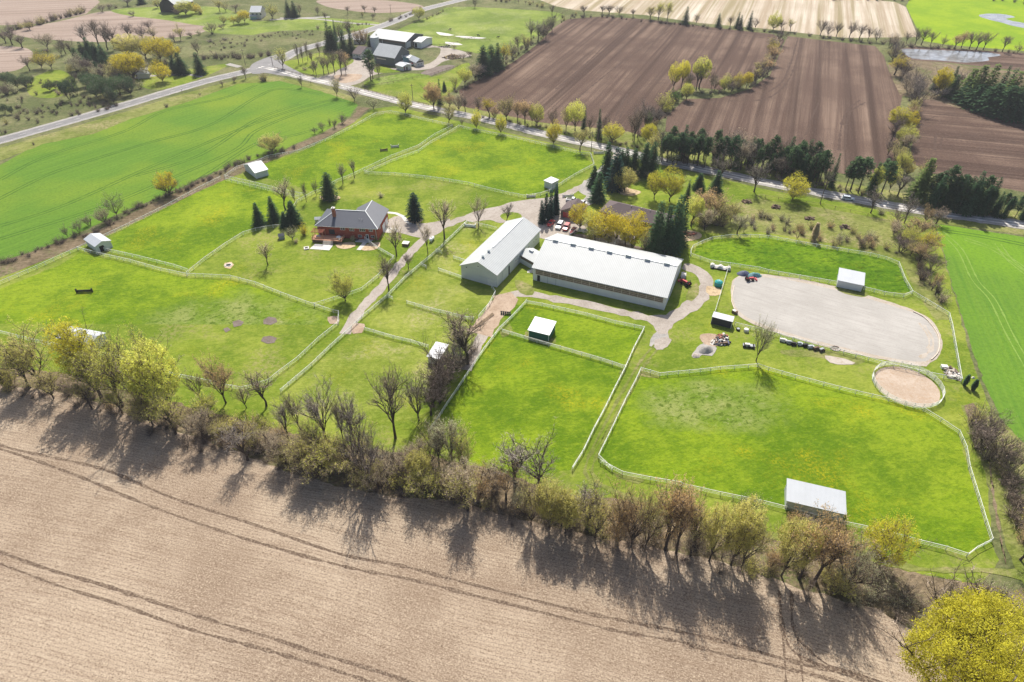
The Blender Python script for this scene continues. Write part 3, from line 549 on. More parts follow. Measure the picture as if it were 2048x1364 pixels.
def window(par, x, z, wd, ht, y=0.0, side='front', L=0, name='window', frame='white_paint', glass='window_glass', bars=1):
    f = MB(); g = MB(); t = 0.09
    def put(mb, x0, z0, x1, z1, d0, d1):
        if side == 'front': mb.box(x0, y - d1, z0, x1, y - d0, z1)
        elif side == 'right': mb.box(L + d0, x0, z0, L + d1, x1, z1)
        elif side == 'left': mb.box(-d1, x0, z0, -d0, x1, z1)
    put(f, x - wd / 2, z - ht / 2, x - wd / 2 + t, z + ht / 2, -0.02, .07); put(f, x + wd / 2 - t, z - ht / 2, x + wd / 2, z + ht / 2, -0.02, .07)
    put(f, x - wd / 2 + t, z - ht / 2, x + wd / 2 - t, z - ht / 2 + t, -0.02, .067); put(f, x - wd / 2 + t, z + ht / 2 - t, x + wd / 2 - t, z + ht / 2, -0.02, .067)
    for k in range(bars):
        xx = x - wd / 2 + wd * (k + 1) / (bars + 1); put(f, xx - t / 2, z - ht / 2 + t, xx + t / 2, z + ht / 2 - t, -0.02, .06)
    fo = f.build(name, frame, par); put(g, x - wd / 2 + t, z - ht / 2 + t, x + wd / 2 - t, z + ht / 2 - t, -0.01, .03)
    g.build('pane', glass, fo); return fo
def panel(par, name, x0, z0, x1, z1, mat, side='front', L=0, D=0, d=0.05):
    m = MB()
    if side == 'front': m.box(x0, -d, z0, x1, 0.01, z1)
    elif side == 'right': m.box(L - 0.01, x0, z0, L + d, x1, z1)
    elif side == 'left': m.box(-d, x0, z0, 0.01, x1, z1)
    elif side == 'back': m.box(x0, D - 0.01, z0, x1, D + d, z1)
    return m.build(name, mat, par)

# --- indoor riding arena
A0, ang, L = frame_from((7.06, 183.8, 0), (47.92, 166.41, 0)); D, HW, HR = 24.3, 5.05, 9.3
t = thing('riding_arena', 'long white indoor riding arena with seven ridge vents and a dark window band', 'arena', A0, ang)
gable_walls(L, D, HW, HR, 'x').build('wall', 'white_siding', t)
rf = slope_roof(L, D, HW, HR, 0.45, 0.14, 'x').build('roof', 'white_metal_roof', t)
for k in range(7):
    x = 3.2 + k * (L - 6.4) / 6.0; m = MB(); m.box(x - .8, D / 2 - .4, HR - .1, x + .8, D / 2 + .4, HR + .5)
    m.box(x - .9, D / 2 - .5, HR + .5, x + .9, D / 2 + .5, HR + .58)
    m.build('ridge_vent', 'vent_grey', rf)
m = MB(); m.box(-.4, D / 2 - .28, HR + .1, L + .4, D / 2 + .28, HR + .2); m.build('ridge_cap', 'white_paint', rf)
panel(t, 'window_band', 0.9, 2.75, L - 0.8, 4.55, 'translucent_panel', d=0.05)
m = MB()
for k in range(17): x = 0.9 + k * (L - 1.7) / 16; m.box(x - .06, -.11, 2.75, x + .06, -.05, 4.55)
for z in (2.68, 3.3, 3.92, 4.56): m.box(.84, -.105, z - .045, L - .74, -.055, z + .045)
m.build('band_mullions', 'timber_edge', t); m = MB(); m.box(.9, -.4, 4.62, L - .8, -.0, 4.7); m.build('awning', 'grey_metal', t)
panel(t, 'side_door', 1.5, 0.1, 2.5, 2.4, 'dark_opening'); [MB().box(x - .05, -.06, .05, x + .05, 0.0, 2.7).build('door_track', 'grey_metal', t) for x in (5.2, 8.1)]
panel(t, 'sliding_door', 8.0, 0.1, 11.6, 3.9, 'grey_siding', 'right', L, d=.08); window(t, 4.0, 3.2, .8, .8, 0, 'right', L)
[MB().box(*q).build('corner_trim', 'white_paint', t) for q in ((-.05, -.06, 0, .12, -.003, HW - .2), (L - .12, -.06, 0, L + .05, -.003, HW - .2), (L + .003, D - .12, 0, L + .06, D + .04, HW - .2))]
# --- stable barn
B0, ang2, L2 = frame_from((-17.0, 185.3, 0), (-5.0, 179.3, 0)); D2 = 33.8; HW2, HR2 = 5.0, 8.1
t = thing('stable_barn', 'white gabled stable barn with two round roof vents and a paddock at its gable', 'barn', B0, ang2)
gable_walls(L2, D2, HW2, HR2, 'y').build('wall', 'grey_siding', t)
rf = slope_roof(L2, D2, HW2, HR2, 0.4, 0.13, 'y').build('roof', 'white_metal_roof', t)
for y in (3.2, 7.2):
    m = MB(); kk = (HR2 - HW2) / (L2 / 2); m.tube([(L2 / 2, y, HR2 - .2), (L2 / 2, y, HR2 + .55)], .42, 10); m.tube([(L2 / 2, y, HR2 + .55), (L2 / 2, y, HR2 + .85)], [.62, .15], 10)
    m.build('roof_vent', 'vent_grey', rf)
m = MB(); m.box(L2 / 2 - .25, 10, HR2 + .08, L2 / 2 + .25, D2 - 1, HR2 + .26); m.build('ridge_cap', 'white_paint', rf)
[MB().box(*q).build('gable_trim', 'vent_grey', t) for q in ((-.01, -.05, HW2 - .06, L2 + .01, -.003, HW2 + .06), (.0, -.06, 0, .1, -.004, HW2 - .1), (L2 - .1, -.06, 0, L2, -.004, HW2 - .1))]
window(t, L2 / 2 - .2, 6.3, .9, .5, bars=1); panel(t, 'barn_light', 1.9, 4.55, 2.3, 4.85, 'dark_opening')
panel(t, 'sliding_door', 10.0, .1, L2 - .2, 2.6, 'white_siding', d=.08); panel(t, 'door_track', 7.0, 2.65, L2 - .2, 2.8, 'vent_grey', d=.1)
panel(t, 'stall_door', 4.2, .05, 8.3, 3.7, 'white_siding', 'right', L2, d=.09); panel(t, 'stall_door', 8.5, .05, 9.4, 3.4, 'dark_opening', 'right', L2, d=.03)
for y in (14.2, 17.2, 20, 24.5, 28.5, 30.5): window(t, y, 2.6, .9, .7, 0, 'right', L2)
ca, sa = math.cos(ang2), math.sin(ang2)
# --- connecting passage
C0 = B0 + Vector((ca * L2 - sa * 17.5, sa * L2 + ca * 17.5, 0)); pa = A0 + Vector((-math.sin(ang) * 4.8, math.cos(ang) * 4.8, 0))
dv = pa - C0; LC = dv.length + .25; ac = math.atan2(dv.y, dv.x); DC = 6.2
t = thing('connecting_passage', 'low white covered passage joining the stable barn to the riding arena', 'passage', C0, ac)
gable_walls(LC, DC, 3.2, 4.3, 'x').build('wall', 'white_siding', t); rf = slope_roof(LC - .1, DC, 3.2, 4.3, .25, .12, 'x').build('roof', 'white_metal_roof', t)
panel(t, 'window_band', .4, 1.9, LC - .3, 2.9, 'translucent_panel'); m = MB(); m.box(1.6, DC / 2 - .4, 4.25, 3.2, DC / 2 + .4, 4.85); m.build('ridge_vent', 'vent_grey', rf)

# --- brick farmhouse
H0 = Vector((-71.6, 213.0, 0)); H1 = Vector((-49.2, 210.5, 0)); _, ah, LH = frame_from(H0, H1); DH = 12.4; HE, HP = 4.9, 8.3
t = thing('brick_house', 'red brick farmhouse with grey hipped roof, chimney and wooden deck', 'house', H0, ah)
m = MB(); m.box(0, 0, 0, LH, DH, HE); m.build('wall', 'brick', t)
OH = .55
def hip(x0, y0, x1, y1, ze, zr, r0, r1, th=.16):
    m = MB(); e = [(x0, y0, ze), (x1, y0, ze), (x1, y1, ze), (x0, y1, ze), (*r0, zr), (*r1, zr)]
    lo = [(x, y, z - th) for x, y, z in e[:4]]
    if abs(r1[0] - r0[0]) > abs(r1[1] - r0[1]): f = [(0, 1, 5, 4), (2, 3, 4, 5), (1, 2, 5), (3, 0, 4)]
    else: f = [(0, 1, 4), (1, 2, 5, 4), (2, 3, 5), (3, 0, 4, 5)]
    return m.add(e + lo, f + [(0, 6, 7, 1), (1, 7, 8, 2), (2, 8, 9, 3), (3, 9, 6, 0), (9, 8, 7, 6)])
RX, WX0, WD = LH - 5.6, LH - 11.2, DH + 2.2       # the wing ridge runs back along RX
zr = HE + .03
m = MB(); m.use('slate_roof').add([(-OH, -OH, zr), (LH + OH, -OH, zr), (RX, DH / 2, HP), (5.9, DH / 2, HP), (-OH, DH + OH, zr), (WX0 - OH, DH + OH, zr)], [(0, 1, 2, 3), (0, 3, 4), (4, 3, 2, 5)])
m.add([(-OH, -OH, zr - .2), (LH + OH, -OH, zr - .2), (-OH, DH + OH, zr - .2), (-OH, -OH, zr - .01), (LH + OH, -OH, zr - .01), (-OH, DH + OH, zr - .01)], [(0, 1, 4, 3), (0, 3, 5, 2)])
rf = m.build('roof', None, t)
m = MB(); m.use('pale_slate_roof').add([(LH + OH, -OH, zr), (LH + OH, WD + OH, zr), (RX, WD + OH, HP), (RX, DH / 2, HP), (WX0 - OH, DH + OH, zr), (WX0 - OH, WD + OH, zr)], [(0, 1, 2, 3), (4, 3, 2, 5)]); m.add([(LH + OH, -OH, zr - .2), (LH + OH, WD + OH, zr - .2), (LH + OH, -OH, zr - .01), (LH + OH, WD + OH, zr - .01)], [(0, 1, 3, 2)]); m.build('wing_roof', None, t)
m = MB(); m.box(WX0, DH - .5, 0, LH - .002, WD, HE); m.prism([(WX0, HE - .01), (LH - .01, HE - .01), (RX, HP - .05)], WD - .15, WD - .01); m.build('wing_wall', 'brick', t)
m = MB(); m.bar((RX, DH / 2, HP + .03), (RX, WD + OH, HP + .03), .3, .08); m.bar((5.9, DH / 2, HP + .03), (RX, DH / 2, HP + .03), .3, .08); m.bar((LH + OH, -OH, zr + .05), (RX, DH / 2, HP + .05), .3, .06); m.bar((-OH, -OH, zr + .05), (5.9, DH / 2, HP + .05), .3, .06); m.build('ridge_cap', 'vent_grey', rf)
m = MB(); m.box(5.3, 3.2, 6.0, 6.4, 4.2, 10.2); m.build('chimney', 'brick_red', rf); m = MB(); m.box(5.2, 3.1, 10.2, 6.5, 4.3, 10.4); m.tube([(5.85, 3.65, 10.4), (5.85, 3.65, 10.8)], .2, 8); m.build('chimney_cap', 'stone_white', rf)
for x, y in ((15.5, 2.6), (16.6, 2.5), (10, DH / 2 + .3)): m = MB(); m.tube([(x, y, 6.2), (x, y, 8.2 if y > 5 else 7.1)], .08, 6); m.build('vent_pipe', 'stone_white', rf)
for y in (6.4, 10.4): panel(t, 'garage_door', y, .05, y + 3.2, 2.6, 'white_paint', 'right', LH, d=.06)
m = MB(); m.box(-.5, -.62, HE - .16, LH + .5, -.5, HE - .02); [m.bar((x, -.08, .1), (x, -.08, HE - .2), .1) for x in (.3, LH - .5)]; m.build('gutter', 'white_paint', t)
for x, wd, ht, b_ in ((9.6, 1.8, 1.1, 1), (13.0, 1.9, 1.5, 2), (17.0, 2.2, 1.5, 2), (20.2, 1.4, 1.1, 1)): window(t, x, 4.0, wd, ht, bars=b_)
for x, wd in ((15.8, 1.4), (20.6, 1.4)): window(t, x, 1.35, wd, 1.0)
d_ = panel(t, 'front_door', 18.0, .05, 19.1, 2.2, 'white_paint', d=.08); m = MB(); m.box(18.22, -.1, .5, 18.88, -.075, 1.95); m.build('pane', 'window_glass', d_)
window(t, 3.4, 3.6, 1.2, 1.4, 0, 'right', LH); panel(t, 'patio_door', 4.2, 1.5, 6.4, 3.5, 'window_glass')
# deck
dk = MB(); dk.box(-1.2, -4.2, 1.05, 10.2, -.62, 1.22); dko = dk.build('deck', 'deck_boards', t)
for a_, b2 in (((-1.2, -4.2), (2.8, -4.2)), ((7.0, -4.2), (10.2, -4.2)), ((10.2, -4.2), (10.2, -1.0)), ((-1.2, -4.2), (-1.2, -.7))):
    m = MB()
    for z in (1.35, 2.1): m.bar((*a_, z), (*b2, z), .07)
    n = int((Vector(a_) - Vector(b2)).length / .5) + 1
    for i in range(n + 1): p = Vector(a_).lerp(Vector(b2), i / n); m.bar((p.x, p.y, 1.22), (p.x, p.y, 2.1), .05)
    m.build('deck_railing', 'cedar_frame', t)
m = MB(); m.box(-1.1, -4.1, 0, 10.1, -4.0, 1.04); m.build('deck_skirt', 'brown_wood', t)
m = MB(); [m.box(3.2, -4.2 - .35 * (k + 1), 0, 6.8, -4.21 - .35 * k, 1.0 - .3 * k) for k in range(3)]; m.build('deck_steps', 'timber_edge', t)
# garden pieces beside the house
def hp(x, y, z=0): c_, s_ = math.cos(ah), math.sin(ah); return Vector((H0.x + c_ * x - s_ * y, H0.y + s_ * x + c_ * y, z))
t = thing('pergola', 'open red-brown pergola over the left end of the deck', 'pergola', hp(-1.0, -3.4, 1.225), ah)
[MB().box(x, y, 0, x + .14, y + .14, 2.5).build('post', 'cedar_frame', t) for x in (0, 3.9) for y in (0, 2.5)]
m = MB(); [m.box(-.3, y, 2.5, 4.3, y + .12, 2.68) for y in (0, 2.5)]; [m.box(k * .42 - .1, -.3, 2.68, k * .42, 3.0, 2.82) for k in range(11)]; m.build('rafters', 'brick_red', t)
sheet('patio', [tuple(hp(x, y)) for x, y in ((.4, -5.4), (7.2, -5.4), (7.0, -9.2), (-.4, -9.0))], 'concrete', dj + .03, False, 0.02)
sheet('path', [tuple(hp(x, y)) for x, y in ((17.6, -.1), (19.3, -.1), (18.1, -7.8), (16.6, -7.8))], 'concrete', dj + .034, False, 0.02); sheet('patio', [tuple(hp(x, y)) for x, y in ((14.0, -.1), (20.6, -.1), (20, -2.4), (14.4, -2.4))], 'concrete', dj + .03, False, 0.02)
sheet('garden_bed', [tuple(hp(x, y)) for x, y in ((19.8, -2.6), (23.6, -1.4), (24.4, -4), (23, -7), (19.5, -8), (17.6, -7.2), (18.6, -4.4))], 'mulch', dj + .03, True, 0.2); sheet('garden_bed', [tuple(hp(x, y)) for x, y in ((8, -5.2), (10.6, -3.2), (14, -2.6), (15.4, -5.4), (12.5, -7.6), (9.4, -7))], 'mulch', dj + .03, True, 0.2)
def table_set(name, label, loc, rz, mat, n=4):
    t = thing(name, label, 'patio furniture', loc, rz)
    m = MB(); m.box(-.8, -.5, .68, .8, .5, .74); m.build('table_top', mat, t); [MB().box(x - .04, y - .04, 0, x + .04, y + .04, .68).build('leg', mat, t) for x in (-.7, .7) for y in (-.4, .4)]
    return t
table_set('patio_table', 'white patio table on the house deck, right end', hp(8.6, -2.6, 1.225), ah, 'white_paint'); table_set('patio_table', 'dark table under the pergola', hp(.9, -2.6, 1.225), ah, 'grey_metal')
for i, (x, y, lb) in enumerate(((8.2, -1.5, 'grey lounge chair against the deck railing, nearer the wall'), (9.3, -3.5, 'grey lounge chair at the outer corner of the deck'), (15.0, -1.2, 'dark chair on the patio by the lower house windows'))):
    t = thing('lounge_chair', lb, 'chair', hp(x, y, 1.225 if i < 2 else dj + .035), ah + i); MB().box(-.3, -.3, .32, .3, .8, .42).build('seat', 'stone_white' if i < 2 else 'black_paint', t); MB().bar((0, -.3, .4), (0, -.6, .95), .6, .06).build('backrest', 'stone_white' if i < 2 else 'black_paint', t)
    for a_ in (-.26, .26): MB().box(a_ - .03, -.25, 0, a_ + .03, .75, .32).build('leg', 'grey_metal', t)
t = thing('fire_pit', 'square white framed fire pit with dark bowl on the lawn by the patio', 'fire pit', hp(-1.6, -8.8), .3)
m = MB(); [m.box(*q) for q in ((-.9, -.9, 0, .9, -.55, .4), (-.9, .55, 0, .9, .9, .4), (-.9, -.55, 0, -.55, .55, .4), (.55, -.55, 0, .9, .55, .4))]; m.build('surround', 'stone_white', t); MB().box(-.54, -.54, .02, .54, .54, .22).build('bowl', 'black_paint', t)
g = at(864, 482); t = thing('propane_tank', 'white propane tank lying on the grass beside the brick house', 'tank', g, R(68))
m = MB(); m.tube([(-1.5, 0, .95), (-1.35, 0, .95), (-1.1, 0, .95), (1.1, 0, .95), (1.35, 0, .95), (1.5, 0, .95)], [.1, .42, .6, .6, .42, .1], 14); m.build('tank_body', 'white_paint', t, True); MB().tube([(0, 0, 1.5), (0, 0, 1.75)], .2, 8).build('valve_dome', 'grey_metal', t); [MB().box(x - .1, -.45, 0, x + .1, .45, .5).build('foot', 'concrete', t) for x in (-.9, .9)]
g = at(812, 490); t = thing('garden_box', 'square dark box with a pale stone lid on the lawn', 'box', g, R(-12)); MB().box(-1.1, -1.0, 0, 1.1, 1.0, .95).build('base', 'brown_wood', t); MB().box(-1.2, -1.1, .95, 1.2, 1.1, 1.08).build('lid', 'stone_white', t)
g = at(559, 480); t = thing('playhouse', 'small grey gabled playhouse on the lawn below the conifers', 'playhouse', g, .4); gable_walls(2, 1.8, 1.4, 2.1, 'x').build('wall', 'grey_metal', t); slope_roof(2, 1.8, 1.4, 2.1, .15, .06, 'x').build('roof', 'slate_roof', t)
g = at(631, 447); t = thing('garden_shed', 'tiny grey shed behind the left corner of the brick house', 'shed', g, .1); gable_walls(2.2, 1.8, 1.7, 2.3, 'x').build('wall', 'grey_siding', t); slope_roof(2.2, 1.8, 1.7, 2.3, .15, .06, 'x').build('roof', 'vent_grey', t)

# --- field shelters
def shelter(label, q, hf, hb, wall, style, roof='shed_roof', oh=.35, cat='shelter', open_=None):
    """q: photo positions of the four roof corners (front left, front right, back right, back left) at about height hf"""
    P0, P1, P2, P3 = [at(*p, hf) for p in q]; P0.z = P1.z = P2.z = P3.z = 0
    ex = ((P1 - P0) + (P2 - P3)) / 2; ey = ((P3 - P0) + (P2 - P1)) / 2; an = math.atan2(ex.y, ex.x); W = ex.length; Dp = ey.length
    c_ = (P0 + P1 + P2 + P3) / 4; o_ = c_ - Vector((math.cos(an) * W / 2 - math.sin(an) * Dp / 2, math.sin(an) * W / 2 + math.cos(an) * Dp / 2, 0))
    o_ += Vector((math.cos(an) * oh - math.sin(an) * oh, math.sin(an) * oh + math.cos(an) * oh, 0)); W -= 2 * oh; Dp -= 2 * oh
    t = thing('field_shelter' if cat == 'shelter' else 'shed', label, cat, o_, an)
    if style in 'xy':
        hr = hf + (Dp if style == 'x' else W) * .5 * .36
        gable_walls(W, Dp, hf, hr, style).build('wall', wall, t); slope_roof(W, Dp, hf, hr, oh, .1, style).build('roof', roof, t)
    else:
        pr = [(0, 0), (Dp, 0), (Dp, hb), (0, hf)]; m = MB(); m.add([(0, y, z) for y, z in pr] + [(W, y, z) for y, z in pr], [(0, 1, 2, 3), (7, 6, 5, 4), (0, 4, 5, 1), (1, 5, 6, 2), (2, 6, 7, 3), (3, 7, 4, 0)]); m.build('wall', wall, t)
        k = (hb - hf) / Dp; m = MB(); z0, z1 = hf - k * oh + .03, hb + k * oh + .03
        m.add([(-oh, -oh, z0), (W + oh, -oh, z0), (W + oh, Dp + oh, z1), (-oh, Dp + oh, z1)] + [(-oh, -oh, z0 + .1), (W + oh, -oh, z0 + .1), (W + oh, Dp + oh, z1 + .1), (-oh, Dp + oh, z1 + .1)], [(0, 3, 2, 1), (4, 5, 6, 7), (0, 1, 5, 4), (1, 2, 6, 5), (2, 3, 7, 6), (3, 0, 4, 7)]); m.build('roof', roof, t)
    [MB().box(x - .06, y - .06, 0, x + .06, y + .06, hf - .1).build('corner_trim', 'white_paint', t) for x in (0, W) for y in (0, Dp)]
    if open_: panel(t, 'open_side', open_[0] * W, .1, open_[1] * W, min(hf, 2.5) - .2, 'dark_opening', open_[2] if len(open_) > 2 else 'front', W, Dp, .03)
    return t, W, Dp
shelter('long grey field shelter with flat white roof in the big right paddock', [(1571, 1001), (1690, 1030), (1692, 988), (1573, 962)], 2.7, 3.4, 'grey_siding', 'm')
shelter('white-roofed grey shelter straddling the fence behind the riding ring', [(1675, 561), (1729, 572), (1729, 549), (1677, 538)], 2.6, 3.1, 'grey_siding', 'm')
shelter('green-walled shelter with white roof between two paddock fences', [(1055, 661), (1100, 671), (1112, 647), (1070, 636)], 2.6, 3.2, 'green_cladding', 'm')
shelter('small black shed with pale roof beside the riding ring', [(1424, 634), (1467, 645), (1467, 635), (1427, 625)], 2.5, 2.8, 'dark_cladding', 'm', oh=.1, cat='shed')
shelter('large white gabled shelter half hidden behind the hedgerow trees', [(113, 676), (188, 690), (207, 665), (140, 652)], 3.0, 3.4, 'white_siding', 'x')
t, W_, D_ = shelter('white gabled shelter at the corner of the left paddocks', [(170, 480), (189, 494), (223, 481), (196, 464)], 2.8, 3, 'grey_siding', 'x', open_=None)
panel(t, 'open_side', 1.0, .1, 2.6, 2.2, 'dark_opening', 'right', W_, D_, .03)
shelter('white gabled shelter by the double fence corner uphill', [(489, 331), (515, 348), (531, 337), (510, 320)], 2.8, 3, 'grey_siding', 'y')
shelter('white-roofed shelter hidden by bare trees beside the dirt track', [(852, 713), (878, 719), (899, 692), (873, 686)], 2.6, 3, 'white_siding', 'm')
shelter('small square white hip-roofed shed at the paddock edge', [(1089, 362), (1105, 368), (1117, 360), (1100, 353)], 3.0, 3.1, 'grey_siding', 'm', cat='shed')

# --- bungalow and its garage
def house_px(name, label, fl, fr, dep, hw, hr, wall, roof, axis='x', cat='house', oh=.5, hiproof=False):
    a_, an, W = frame_from(at(*fl), at(*fr)); t = thing(name, label, cat, a_, an)
    if hiproof:
        MB().box(0, 0, 0, W, dep, hw).build('wall', wall, t); q = min(W, dep) / 2
        (hip(-oh, -oh, W + oh, dep + oh, hw, hr, (q, dep / 2), (W - q, dep / 2)) if W > dep else hip(-oh, -oh, W + oh, dep + oh, hw, hr, (W / 2, q), (W / 2, dep - q + .1))).build('roof', roof, t)
    else:
        gable_walls(W, dep, hw, hr, axis).build('wall', wall, t); slope_roof(W, dep, hw, hr, oh, .12, axis).build('roof', roof, t)
    return t, W
t, W_ = house_px('bungalow', 'long low bungalow with dark brown shingle roof behind the yellow trees', (1200, 436), (1330, 468), 10, 3.0, 5.6, 'brick', 'brown_shingles', hiproof=True)
m = hip(8, -5.5, 17, 5, 3.0, 5.3, (12.5, -1), (12.5, 3)).build('wing_roof', 'brown_shingles', t); MB().box(8.5, -5, 0, 16.5, 0, 2.84).build('wing', 'brick', t)
for x in (10.5, 14.5, 18, 20.5): MB().tube([(x, 4.6, 4.6), (x, 4.6, 5.9)], .17, 6).build('vent_pipe', 'stone_white', t)
for x in (3, 19, 23): window(t, x, 1.7, 1.5, 1.1)
t, W_ = house_px('garage', 'small brown garage with dark roof beside the parked cars', (1121, 433), (1158, 441), 8.2, 2.7, 4.6, 'brown_siding', 'brown_shingles', axis='y', cat='garage'); panel(t, 'garage_door', 1, .05, W_ - 1, 2.3, 'pale_red_paint')
g = at(1228, 478); t = thing('greenhouse', 'long low greenhouse with patchy pale cover among the yellow trees', 'greenhouse', g, ang)
m = MB(); n = 9; pr = [(4 * math.cos(math.pi * i / (n - 1)), 2.4 * math.sin(math.pi * i / (n - 1))) for i in range(n)]; m.add([(x, y, z) for x in (-7.5, 7.5) for y, z in pr], [(i, i + 1, i + 1 + n, i + n) for i in range(n - 1)] + [tuple(range(n)), tuple(range(2 * n - 1, n - 1, -1))]); m.build('cover', 'rubble', t)
m = MB(); [m.tube([(x, y * 1.02, z * 1.03) for y, z in pr], .06, 5) for x in (-7.5, -4.5, -1.5, 1.5, 4.5, 7.5)]; m.build('hoop', 'white_paint', t)

# --- neighbouring farm
t, W_ = house_px('grey_barn', 'steep-gabled weathered grey barn with white roof on the neighbouring farm', (749, 126), (791, 133), 16, 5.2, 10.2, 'weathered_boards', 'white_metal_roof', cat='barn')
panel(t, 'barn_door', 2.2, 3.0, 9.5, 3.6, 'timber_edge'); panel(t, 'stone_base', 0, 0, 15.5, 1.8, 'stone_white', 'right', W_); panel(t, 'hay_door', 7.5, 3.2, 8.4, 5, 'stone_white', 'right', W_)
for y in (3, 10, 12.5): window(t, y, 1.2, .9, .7, .06, 'right', W_ + .05)
t, W_ = house_px('livestock_barn', 'long white-roofed livestock barn behind the grey barn', (742, 88), (813, 98), 22, 4.6, 7.6, 'weathered_boards', 'white_metal_roof', cat='barn')
[MB().box(x, -.06, 0, x + .3, -.003, 4.5).build('corner_trim', 'white_paint', t) for x in (-.01, 9.8, W_ - .3)]; panel(t, 'open_door', 8.2, 0.1, 12.5, 4, 'dark_opening', 'right', W_)
panel(t, 'gable_panel', .5, .4, 5.5, 4, 'grey_siding', 'right', W_); panel(t, 'window_band', .5, 3.0, W_ - .5, 3.9, 'brown_siding')
t, W_ = house_px('lean_to_barn', 'small white-roofed barn at the right end of the livestock barn', (829, 95), (843, 97), 14, 4.0, 5.2, 'white_siding', 'white_metal_roof', cat='barn')
panel(t, 'open_door', .4, .2, 2.2, 3.0, 'dark_opening')
t, W_ = house_px('farmhouse', 'pale farmhouse with grey-brown roof beside dark spruces', (706, 116), (721, 118), 17, 3.0, 5.6, 'stone_white', 'brown_shingles', axis='x'); window(t, 1.2, 1.8, 1.1, 1.0); window(t, 3.6, 1.8, 1.1, 1.0)
for y in (4, 9, 13): window(t, y, 1.8, 1.2, 1.0, 0, 'right', W_)
t, W_ = house_px('milk_house', 'low white lean-to in front of the grey barn gable', (793, 138), (806, 142), 7, 2.6, 3.4, 'stone_white', 'shed_roof', cat='shed'); panel(t, 'door', 1, .1, 2, 2.1, 'brick_red', 'right', W_)
t, W_ = house_px('milk_house', 'tiny white gabled shed nearest the lane below the grey barn', (809, 141), (822, 139), 4, 2.4, 3.6, 'stone_white', 'shed_roof', axis='y', cat='shed'); panel(t, 'door', 1.2, .1, 2.2, 2, 'brown_wood')
t, W_ = house_px('machine_shed', 'white shed with dark gable right of the red machinery', (833, 134), (848, 131), 9, 2.8, 4.6, 'stone_white', 'shed_roof', axis='y', cat='shed'); panel(t, 'gable_end', .2, 2.5, W_ - .2, 3.2, 'black_paint')
for x in (1.6, 3.6): window(t, x, 1.4, .8, .9)
t, W_ = house_px('stable_annex', 'light blue lean-to on the back of the grey barn', (820, 127), (826, 122), 9, 3.2, 4.2, 'light_blue', 'white_metal_roof', cat='shed')
g = at(752, 105); t = thing('silo', 'stubby grey silo at the back of the grey barn', 'silo', g); MB().tube([(0, 0, 0), (0, 0, 9.5)], 2.9, 20).build('tower', 'vent_grey', t, False); MB().tube([(0, 0, 9.5), (0, 0, 9.8)], [3.0, 2.9], 20).build('rim', 'grey_metal', t)
t, W_ = house_px('white_garage', 'white-roofed garage hidden behind rusty trees by the highway', (708, 88), (730, 88), 8, 3, 4.4, 'stone_white', 'shed_roof', cat='garage')
# --- far farms
t, W_ = house_px('old_barn', 'dark barn with bright white roof at the top edge', (322, 24), (356, 26), 22, 5, 12, 'black_paint', 'white_metal_roof', axis='y', cat='barn')
t, W_ = house_px('white_house', 'white house with pale roof among trees at the far left', (503, 38), (523, 38), 13, 5, 8, 'stone_white', 'shed_roof'); [window(t, x, 3.5, 1.4, 1.4) for x in (2, 5, 8)]
t, W_ = house_px('porch', 'small teal-fronted porch in front of the far white house', (501, 39), (513, 39), 4, 2.4, 3.2, 'light_blue', 'shed_roof', cat='porch')
t, W_ = house_px('woodland_house', 'white house just showing through the yellow trees by the highway', (276, 158), (300, 156), 9, 2.8, 4.6, 'stone_white', 'vent_grey')
# ================================================================== FENCES
POSTM = {}
def fence(label, s, h=1.4, rails=3, mat='fence_white', sp=3.3, pw=0.12, name='rail_fence', smooth=False, wide=(0.13, 0.07), closed=False, group=None):
    pts = [at(x, y) for x, y in pxs(s)] if isinstance(s, str) else [Vector(p) for p in s]
    if smooth: pts = catmull(pts, False, 3)
    c = pts[0].copy(); t = thing(name, label, 'fence', c, 0, group)
    # resample at post spacing, keeping corners
    seg = []
    for i in range(len(pts) - 1):
        d = (pts[i + 1] - pts[i]).length; n = max(1, round(d / sp)) if not smooth else 1
        seg += [pts[i].lerp(pts[i + 1], j / n) for j in range(n)]
    seg.append(pts[-1])
    if sp > 0 and smooth:
        out = [seg[0]]; acc = 0
        for i in range(1, len(seg)):
            acc += (seg[i] - seg[i - 1]).length
            if acc >= sp or i == len(seg) - 1: out.append(seg[i]); acc = 0
        seg = out
    loc = [p - c for p in seg]
    top = h - .12
    for r_ in range(rails):
        z = top - r_ * (top - .35) / max(1, rails - 1); ht = wide[0] if r_ == 0 else (wide[1] if rails >= 4 else wide[1] * .5); m = MB()
        for i in range(len(loc) - 1):
            a_, b2 = loc[i].copy(), loc[i + 1].copy(); a_.z = b2.z = z
            jz = rnd.uniform(-.03, .03); b2.z += 0
            if (b2 - a_).length > .05: m.bar(a_, b2, .03 if r_ else .08, ht)
        if m.v: m.build('rail', mat, t)
    key = (mat, h, pw)
    if key not in POSTM: mm = MB(); mm.box(-pw / 2, -pw / 2, 0, pw / 2, pw / 2, h + .05); POSTM[key] = mm.mesh('post', mat)
    for p in loc[:99]:
        o = bpy.data.objects.new('post', POSTM[key]); COL.objects.link(o); o.parent = t; o.location = p
        o.rotation_euler = (rnd.uniform(-.03, .03), rnd.uniform(-.03, .03), rnd.uniform(0, .4))
    return t
F = fence
F('long white rail fence along the brush bank west of the left paddocks', '-60 592 0 570 75 538 125 515 172 493 217 472 257 453 332 416 400 379 442 358')
F('white rail fence curving along the brush bank north of the uphill shelter', '450 356 475 338 512 327 537 316 595 306 662 278 712 253 752 230 782 226 812 232 837 239 875 247 905 254')
F('white rail fence beside the gravel road, along the uphill paddock', '917 255 937 260 1024 277 1107 296 1164 310 1181 311 1188 332')
